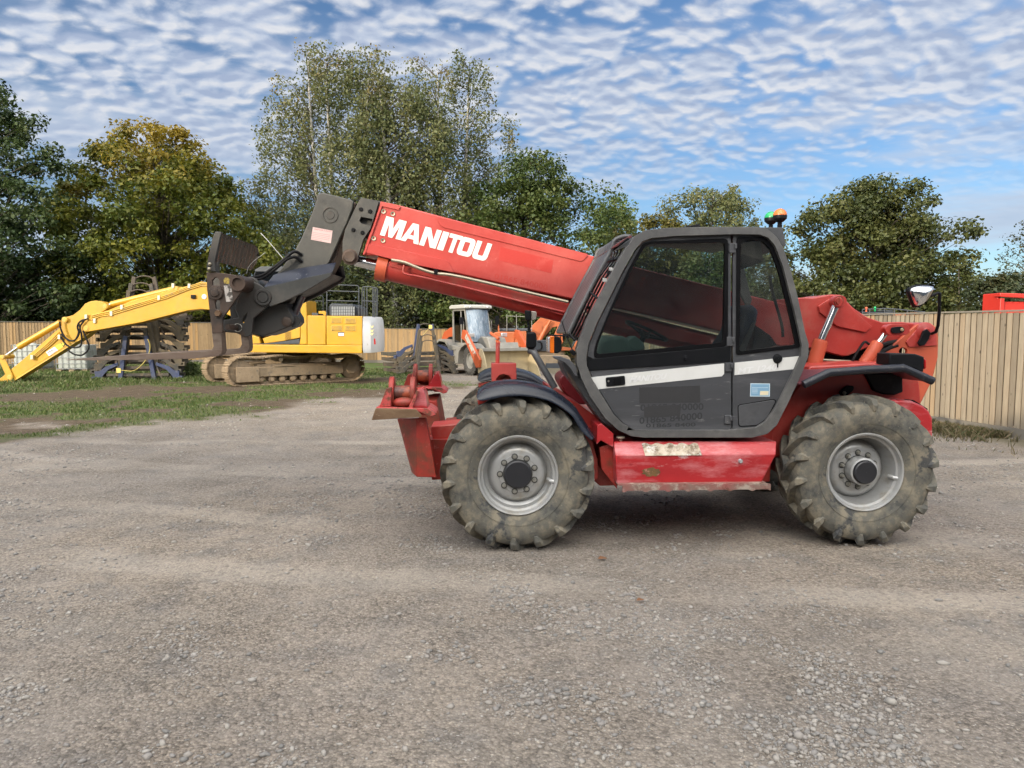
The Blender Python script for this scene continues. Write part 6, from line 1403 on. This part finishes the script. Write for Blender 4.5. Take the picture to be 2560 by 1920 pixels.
fence([(pB.x, pB.y), (pA.x, pA.y)], 2.06, 'fence', 'tall pale wooden board fence running along the right side of the yard', m_wood, face=1)
fence([(-42, 27), (-23.2, 32), (-14, 38.0), (-8.1, 42.6), (5, 47), (22, 50)], 2.06, 'fence', 'warm-brown wooden fence along the back of the yard below the trees', m_wood2, step=.12, face=1)

# ------------------------------------------------------------------ machines beyond the right fence
m_tip = pmat('bright_red_paint', (.55, .035, .022), (.48, .03, .02), .4, 0, 1)
TRY = 13.5; tp = at(2492, 770, TRY); TB = empty('skip', (tp.x, TRY, 0)); tag(TB, 'bright red steel tipping body showing above the right fence', 'tipping body')
BF = Fr(tp.x, TRY, 0)
for e_ in ():
    pass
q0 = BF.P(2492, 733, 0); q1 = BF.P(2500, 782, 0)
MB().b2((0, 0, .9), (.06, .42, q0[2])).out('end_panel', m_tip, TB, .01); MB().b2((.05, 0, .9), (3.4, .06, q0[2]-.16)).out('side_panel', m_tip, TB, .01)
MB().prism([(-.03, q0[2]), (-.03, q0[2]-.07), (3.4, q0[2]-.25), (3.4, q0[2]-.12)], -.12, .06).out('top_rail', m_tip, TB, .01)
for x in (.0, .9, 1.8, 2.7): MB().b2((x, -.09, .9), (x+.08, .02, q0[2]-.10)).out('rib', m_tip, TB, .01)
MB().b2((.1, .06, .35), (3.3, .42, .92)).out('body_floor', m_tip, TB, .02)
for x in (.6, 2.6): MB().b2((x, .08, 0), (x+.25, .4, .36)).out('skid', m_black, TB)
GY = 24.; gp_ = at(2150, 790, GY); GR = empty('access_platform', (gp_.x, GY, 0)); tag(GR, 'dark machine with a guard rail and two small beacons behind the right fence', 'machine'); GF = Fr(gp_.x, GY, 0)
gr = MB()
for p in ([(215, 345), (215, 285), (440, 275), (520, 280), (820, 310)], [(285, 345), (285, 278)], [(430, 345), (430, 276)], [(525, 345), (525, 280)], [(650, 345), (650, 295)], [(215, 312), (820, 330)]):
    gr.tube([GF.P(a, b_, 0) for a, b_ in zN(*p)], .022, 6)
gr.out('guard_rail', m_xgrey, GR)
def gpz(pts, w0, w1, nm, mt): return MB().prism(GF.q(zN(*pts), w0), w0, w1).out(nm, mt, GR, .02)
gpz([(230, 300), (420, 300), (430, 420), (220, 420)], .1, 1.2, 'engine_cover', m_black); gpz([(440, 290), (515, 288), (515, 400), (440, 400)], .1, .8, 'exhaust_box', m_xgrey)
gpz([(600, 345), (640, 318), (740, 310), (800, 325), (815, 400), (600, 400)], .3, 1.4, 'orange_cover', m_or)
u0, z0 = GF.p(*zN((220, 420))[0], .1); u1, _ = GF.p(*zN((820, 420))[0], .1); MB().b2((u0, .1, .45), (u1, 1.5, z0+.02)).out('body', m_xgrey, GR, .04)
for x in (u0+.5, u1-.5): MB().cyl((x, .0, .45), (x, 1.6, .45), .45, 24).out('wheel', m_ltyre, GR)
for (x, y, mt) in ((254, 272, m_orange), (338, 268, m_green)):
    P_ = GF.P(*zN((x, y))[0], 0); MB().sph(P_, .045, 12, 6).cyl((P_[0], P_[1], P_[2]-.12), P_, .03, 10).out('beacon', mt, GR)

# ------------------------------------------------------------------ unseen shed added behind the camera to shade the yard
m_shed = pmat('grey_cladding', (.30, .32, .33), None, .6, 0, 1, stretch=(30, 1, 1)); SHY = -12.; SHH = 9.6
SH = empty('shade_shed', (0, SHY, 0)); tag(SH, 'large grey clad shed added out of view behind the camera to shade the yard', 'shed')
MB().b2((-46, -14, 0), (30, 0, SHH)).out('wall', m_shed, SH)
MB().prism([(-46.5, SHH), (-46.5, SHH+.25), (30.5, SHH+.25), (30.5, SHH)], -14.5, .4).out('roof', m_xgrey, SH)
MB().b2((-6, .02, 0), (0, .08, 4.8)).out('door', m_lw, SH)
# a few loose things lying about
m_leaf = flat('brown_dead_leaf', (.16, .07, .03), .7)
for k, (px, py, sc_) in enumerate(((1505, 1402, 1.0), (1600, 1506, .7))):
    p = gnd(px, py); o = MB().add([(-.035, 0, .004), (-.012, .02, .022), (.03, .012, .012), (.04, -.004, .003), (.012, -.022, .014), (-.02, -.015, .006)], [(0, 1, 5), (1, 4, 5), (1, 2, 4), (2, 3, 4)]).out('dead_leaf', m_leaf, fix=False)
    o.location = (p.x, p.y, .012); o.scale = (sc_,)*3; tag(o, ['brown curled leaf on the gravel in front of the front tyre', 'small dark dead leaf lying farther out on the gravel'][k], 'leaf', 'dead leaves on the gravel')
# ------------------------------------------------------------------ trees
m_bark = pmat('grey_bark', (.10, .085, .065), (.06, .05, .04), .9, 0, 3, bump=.5, bs=20)
m_birch = pmat('white_birch_bark', (.50, .48, .44), (.32, .30, .27), .8, 0, 3, [((.05, .045, .04), 6, .55, .62, .9)], stretch=(1, 1, .5))
lv_gold = leaf_mat('golden_maple_leaves', [(.040, .065, .010), (.075, .10, .014), (.13, .14, .018), (.20, .18, .022)], .35, ((.24, .175, .02), .54, .70, .45, 4, 13))
lv_dark = leaf_mat('dark_leaves', [(0.017, 0.035, 0.012), (0.031, 0.056, 0.017), (0.053, 0.082, 0.024), (0.086, 0.106, 0.034)], .3)
lv_darkred = leaf_mat('bronze_dark_leaves', [(0.021, 0.033, 0.014), (0.038, 0.053, 0.019), (0.068, 0.068, 0.027), (0.096, 0.082, 0.038)], .3)
lv_birch = leaf_mat('birch_leaves', [(.055, .075, .028), (.095, .115, .042), (.15, .16, .062), (.22, .20, .09)], .35, ((0.192, 0.145, 0.058), .62, .75, .6, 8, 22))
lv_green = leaf_mat('green_leaves', [(0.028, 0.050, 0.012), (0.050, 0.079, 0.019), (0.082, 0.111, 0.027), (0.125, 0.135, 0.037)], .35)
lv_lime = leaf_mat('pale_green_leaves', [(0.058, 0.096, 0.017), (0.096, 0.145, 0.028), (0.145, 0.182, 0.048), (0.212, 0.212, 0.068)], .4)
lv_olive = leaf_mat('olive_gold_leaves', [(0.058, 0.062, 0.014), (0.106, 0.101, 0.021), (0.164, 0.145, 0.034), (0.231, 0.182, 0.048)], .35)
lv_horn = leaf_mat('hornbeam_leaves', [(.026, .038, .010), (.050, .064, .017), (.085, .095, .026), (.13, .125, .04)] if 1 else [(0.031, 0.038, 0.012), (0.058, 0.065, 0.019), (0.096, 0.094, 0.028), (0.145, 0.120, 0.043)], .3, ((0.125, 0.082, 0.028), .62, .78, .5, 6, 13))
def tree(label, px, base_off, Y, top_px, wpx, leafmat, bark=None, zc0=.12, n=22000, ls=.13, clumps=220, cr=.55, shape='round', droop=0, name='tree', trunks=1, seed=0, shell=.55, cx=0, group='trees beyond the fence', flat_=1.0, left=None, zbase=0):
    """crown fills the photo's outline: centre px, top px, width in px at depth Y"""
    rg = np.random.default_rng(100+seed); rnd = random.Random(200+seed)
    c = at(px, 820, Y); T = at(px, top_px, Y).z; Wd = wpx/F*Y; rx = Wd/2*1.12; g0 = terr(c.x, Y); H = T-g0
    root = empty(name, (c.x, Y, g0)); tag(root, label, 'tree' if name == 'tree' else name, group)
    z0 = H*zc0+zbase; ph = [rg.uniform(0, 6.28) for _ in range(6)]
    def rad(t, a):
        if shape == 'round': f = math.sin(math.pi*min(max(.10+.90*t, 0), 1)**.85)**.55 if t < 1 else 0
        elif shape == 'cone': f = (1-t)**.55*min(1, .55+t*3)
        elif shape == 'birch': f = (math.sin(math.pi*min(t*.80+.12, 1))**.5)
        else: f = (1-t**3)**.5*min(1, .7+t)
        return f*(1+.16*math.sin(2*a+ph[0]+4*t)+.12*math.sin(3*a+ph[1]-7*t)+.08*math.sin(5*a+ph[2]+11*t))
    cl = []
    tries = 0
    while len(cl) < clumps and tries < clumps*40:
        tries += 1; t = rg.uniform(0, 1); a = rg.uniform(0, 6.283); R_ = rad(t, a)
        if rg.uniform(0, 1) > R_**1.5+.08: continue
        s = rg.uniform(0, 1)**(1-shell) if rg.uniform(0, 1) < .8 else rg.uniform(.1, 1)
        k = s*R_*.93; cl.append((k*rx*math.cos(a), k*rx*math.sin(a)*.8*flat_, z0+t*(H-z0)*.965, t, s))
    # wood
    wood_ = MB(); br_ = MB(); tips = []
    for ti in range(trunks):
        ox = (ti-(trunks-1)/2)*rx*.22; lean = (rnd.uniform(-.05, .05)+(ox/rx)*.12)*H; pts = []; rs = []
        r0 = .017*H/max(trunks, 1)**.4
        for i in range(9):
            t = i/8; pts.append(Vector((ox+lean*t+.10*math.sin(t*5+ti+ph[3])*t, .1*math.cos(t*4+ti), H*.93*t-.05))); rs.append(r0*(1-t)**.8+.012)
        wood_.tube(pts, rs, 8); tips.append(pts)
    for (x, y, z, t, s) in cl:
        P = min(tips, key=lambda p: (p[4].x-x)**2); zt = max(.10*H, z-(math.hypot(x, y))*rnd.uniform(.5, 1.0)); i = min(max(zt/(H*.93)*8, 0), 7.99); A = P[int(i)].lerp(P[int(i)+1], i-int(i))
        B = Vector((x, y, z)); Mm = A.lerp(B, .5)+Vector((rnd.uniform(-.15, .15), rnd.uniform(-.15, .15), rnd.uniform(.0, .12)*(B-A).length))
        rr = min(.005*H*(1-t*.6), .045)*rnd.uniform(.5, 1.1)
        br_.tube([A, Mm, B], [rr, rr*.6, .006], 4, caps=False)
    wood_.out('trunk', bark or m_bark, root, fix=False, ang=80); br_.out('branches', m_bark, root, fix=False, ang=80)
    # leaves
    per = n//max(len(cl), 1); cs = np.array(cl); K = len(cs)*per
    cc = np.repeat(cs[:, :3], per, 0); cR = np.repeat(cr*rg.uniform(.6, 1.35, len(cs)), per)
    off = rg.normal(0, 1, (K, 3)); off /= (np.linalg.norm(off, axis=1)[:, None]+1e-6); off *= (rg.uniform(0, 1, K)**.55*cR)[:, None]
    off[:, 2] *= .72
    if droop:
        hang = rg.uniform(0, 1, K)**1.1*droop; off[:, :2] *= (1-.55*(hang/droop))[:, None]; off[:, 2] = off[:, 2]*.5-hang
        strand = np.repeat(rg.integers(0, 9, K//1), 1); ang = strand/9*6.283; off[:, 0] += np.cos(ang)*cR*.45; off[:, 1] += np.sin(ang)*cR*.45; off[:, :2] += rg.normal(0, .04, (K, 2))
    Pn = cc+off; Pn[:, 2] = np.maximum(Pn[:, 2], .15)
    if name != 'bush':
        wx, wy = Pn[:, 0]+c.x, Pn[:, 1]+Y
        fy = np.interp(wx, [-42, -23.2, -14, -8.1, 5, 22], [27, 32, 38, 42.6, 47, 50]); fx = 8.32-.2655*(wy-11.5)
        yardside = (wx < fx+.25) & (wy < fy+.3) & (Pn[:, 2] < 2.5)
        Pn = Pn[~yardside]; off = off[~yardside]; cR = cR[~yardside]; keepm = ~yardside; K = len(Pn)
    else: keepm = np.ones(K, bool)
    # leaf quads, loosely facing up and outward
    nrm = rg.normal(0, 1, (K, 3)); nrm[:, 2] = np.abs(nrm[:, 2])*1.1+.25; nrm += off/np.maximum(cR, .01)[:, None]*.9; nrm /= np.linalg.norm(nrm, axis=1)[:, None]
    t1 = np.cross(nrm, rg.normal(0, 1, (K, 3))); t1 /= np.linalg.norm(t1, axis=1)[:, None]; t2 = np.cross(nrm, t1)
    sz = (ls*rg.uniform(.4, 1.35, K))[:, None]
    V = np.stack([Pn-t1*sz*.62, Pn-t2*sz*.40+nrm*sz*.1, Pn+t1*sz*.62, Pn+t2*sz*.40+nrm*sz*.1], 1).reshape(-1, 3)
    cv_ = np.repeat(rg.uniform(0, 1, len(cs)), per); rn = np.clip(.5*cv_[keepm]+.5*rg.uniform(0, 1, K), 0, 1)
    o = fast_mesh('crown', V, np.arange(K*4).reshape(-1, 4), leafmat, rn); o.parent = root
    return root
k = 2560/2212
T = tree
T('tall dark maple at the left edge of the photo', -30*k, 0, 35, 140*k, 400*k, lv_dark, n=42000, ls=.17, clumps=300, cr=.75, shape='dome', seed=1, zc0=.05, shell=.5)
T('broad maple turning golden at its top, left of the excavator', 345*k, 0, 40, 260*k, 520*k, lv_gold, n=80000, ls=.18, clumps=520, cr=.82, shape='dome', seed=2, zc0=.04)
T('slim birch with thin yellowing crown behind the golden maple', 548*k, 0, 44, 350*k, 110*k, lv_birch, m_birch, n=11000, ls=.14, clumps=90, cr=.5, droop=1.1, seed=3, zc0=.1)
T('tallest silver birch rising behind the black boom head', 742*k, 0, 46, 62*k, 300*k, lv_birch, m_birch, n=66000, ls=.145, clumps=360, cr=.68, shape='birch', droop=2.2, seed=4, trunks=3, zc0=.03)
T('silver birch with white trunks just right of the tallest birch', 975*k, 0, 47, 100*k, 250*k, lv_birch, m_birch, n=48000, ls=.145, clumps=280, cr=.66, shape='birch', droop=2.1, seed=5, trunks=2, zc0=.03)
T('bushy birch filling the gap below the tallest birch', 858*k, 0, 44.5, 140*k, 300*k, lv_birch, m_birch, n=46000, ls=.15, clumps=280, cr=.8, shape='dome', droop=1.3, seed=15, zc0=.0, flat_=.6)
T('low birch scrub left of the fork carriage', 615*k, 0, 43, 430*k, 150*k, lv_birch, m_birch, n=14000, ls=.14, clumps=100, cr=.6, shape='dome', droop=.9, seed=16, zc0=.0)
T('dark green round-topped tree behind the middle of the red boom', 1145*k, 0, 45, 325*k, 385*k, lv_green, n=60000, ls=.18, clumps=420, cr=.85, shape='dome', seed=6, zc0=.03)
T('pale green tree peeping over the boom left of the cab', 1325*k, 0, 52, 405*k, 150*k, lv_lime, n=20000, ls=.18, clumps=170, cr=.7, seed=7, zc0=.05)
T('olive-gold low tree over the boom next to the cab', 1405*k, 0, 50, 445*k, 210*k, lv_olive, n=26000, ls=.18, clumps=220, cr=.75, shape='dome', seed=8, zc0=.0)
T('wispy birch above the roof of the cab', 1530*k, 0, 50, 385*k, 240*k, lv_birch, m_birch, n=34000, ls=.16, clumps=240, cr=.7, shape='birch', droop=1.0, seed=9, zc0=.0)
T('spreading hornbeam behind the red machine to the right of the beacons', 1880*k, 0, 33, 378*k, 385*k, lv_horn, n=76000, ls=.145, clumps=520, cr=.66, shape='dome', seed=10, zc0=.03)
T('bronze-green bushy tree in the right corner above the fence', 2170*k, 0, 27, 585*k, 210*k, lv_darkred, n=32000, ls=.12, clumps=220, cr=.5, shape='dome', seed=11, zc0=.0)
T('drooping hornbeam sapling beside the round mirror', 2070*k, 0, 30, 560*k, 110*k, lv_horn, n=9000, ls=.12, clumps=80, cr=.5, shape='dome', seed=12, zc0=.0)
T('nearly bare twiggy tree at the right edge', 2215*k, 0, 34, 470*k, 110*k, lv_darkred, n=2600, ls=.10, clumps=110, cr=.45, shape='birch', seed=13, zc0=.1)
# dark understorey standing directly behind the back fence
for i, (px, Y, tp_, wp_, lm, lb) in enumerate(((60, 33.5, 560, 300, lv_dark, 'dark shrub behind the fence at the far left'), (300, 38, 600, 340, lv_dark, 'dark shrub behind the fence under the golden maple'), (520, 41, 640, 300, lv_green, 'green shrub behind the fence left of the fork carriage'),
        (820, 43.5, 620, 340, lv_green, 'leafy shrub behind the fence above the excavator bonnet'), (1080, 45.5, 600, 300, lv_green, 'green shrub behind the fence to the left of the loader cab'), (1250, 48, 560, 300, lv_dark, 'dark shrub behind the loader cab'),
        (1420, 50, 560, 300, lv_green, 'green shrub behind the orange excavator'), (1600, 50, 560, 260, lv_green, 'shrub seen through the cab windows'), (1800, 44, 560, 300, lv_green, 'shrub seen past the back of the cab'), (1960, 36, 600, 260, lv_horn, 'low hornbeam behind the rear of the red machine'))):
    T(lb, px*1.0, 0, Y+2.5, tp_*1.12, wp_, lm, n=15000, ls=.17, clumps=130, cr=.75, shape='dome', seed=30+i, zc0=-.02, flat_=.5, name='shrub', group='shrubs behind the fences', shell=.4)
# bushes growing on the tree line in the yard, in front of the back fence
T('small leafy bush at the foot of the tall frame stack', 470, 0, 26, 905, 60, lv_green, n=2200, ls=.07, clumps=30, cr=.25, shape='dome', seed=61, name='bush', group='bushes in the grass', zc0=0)
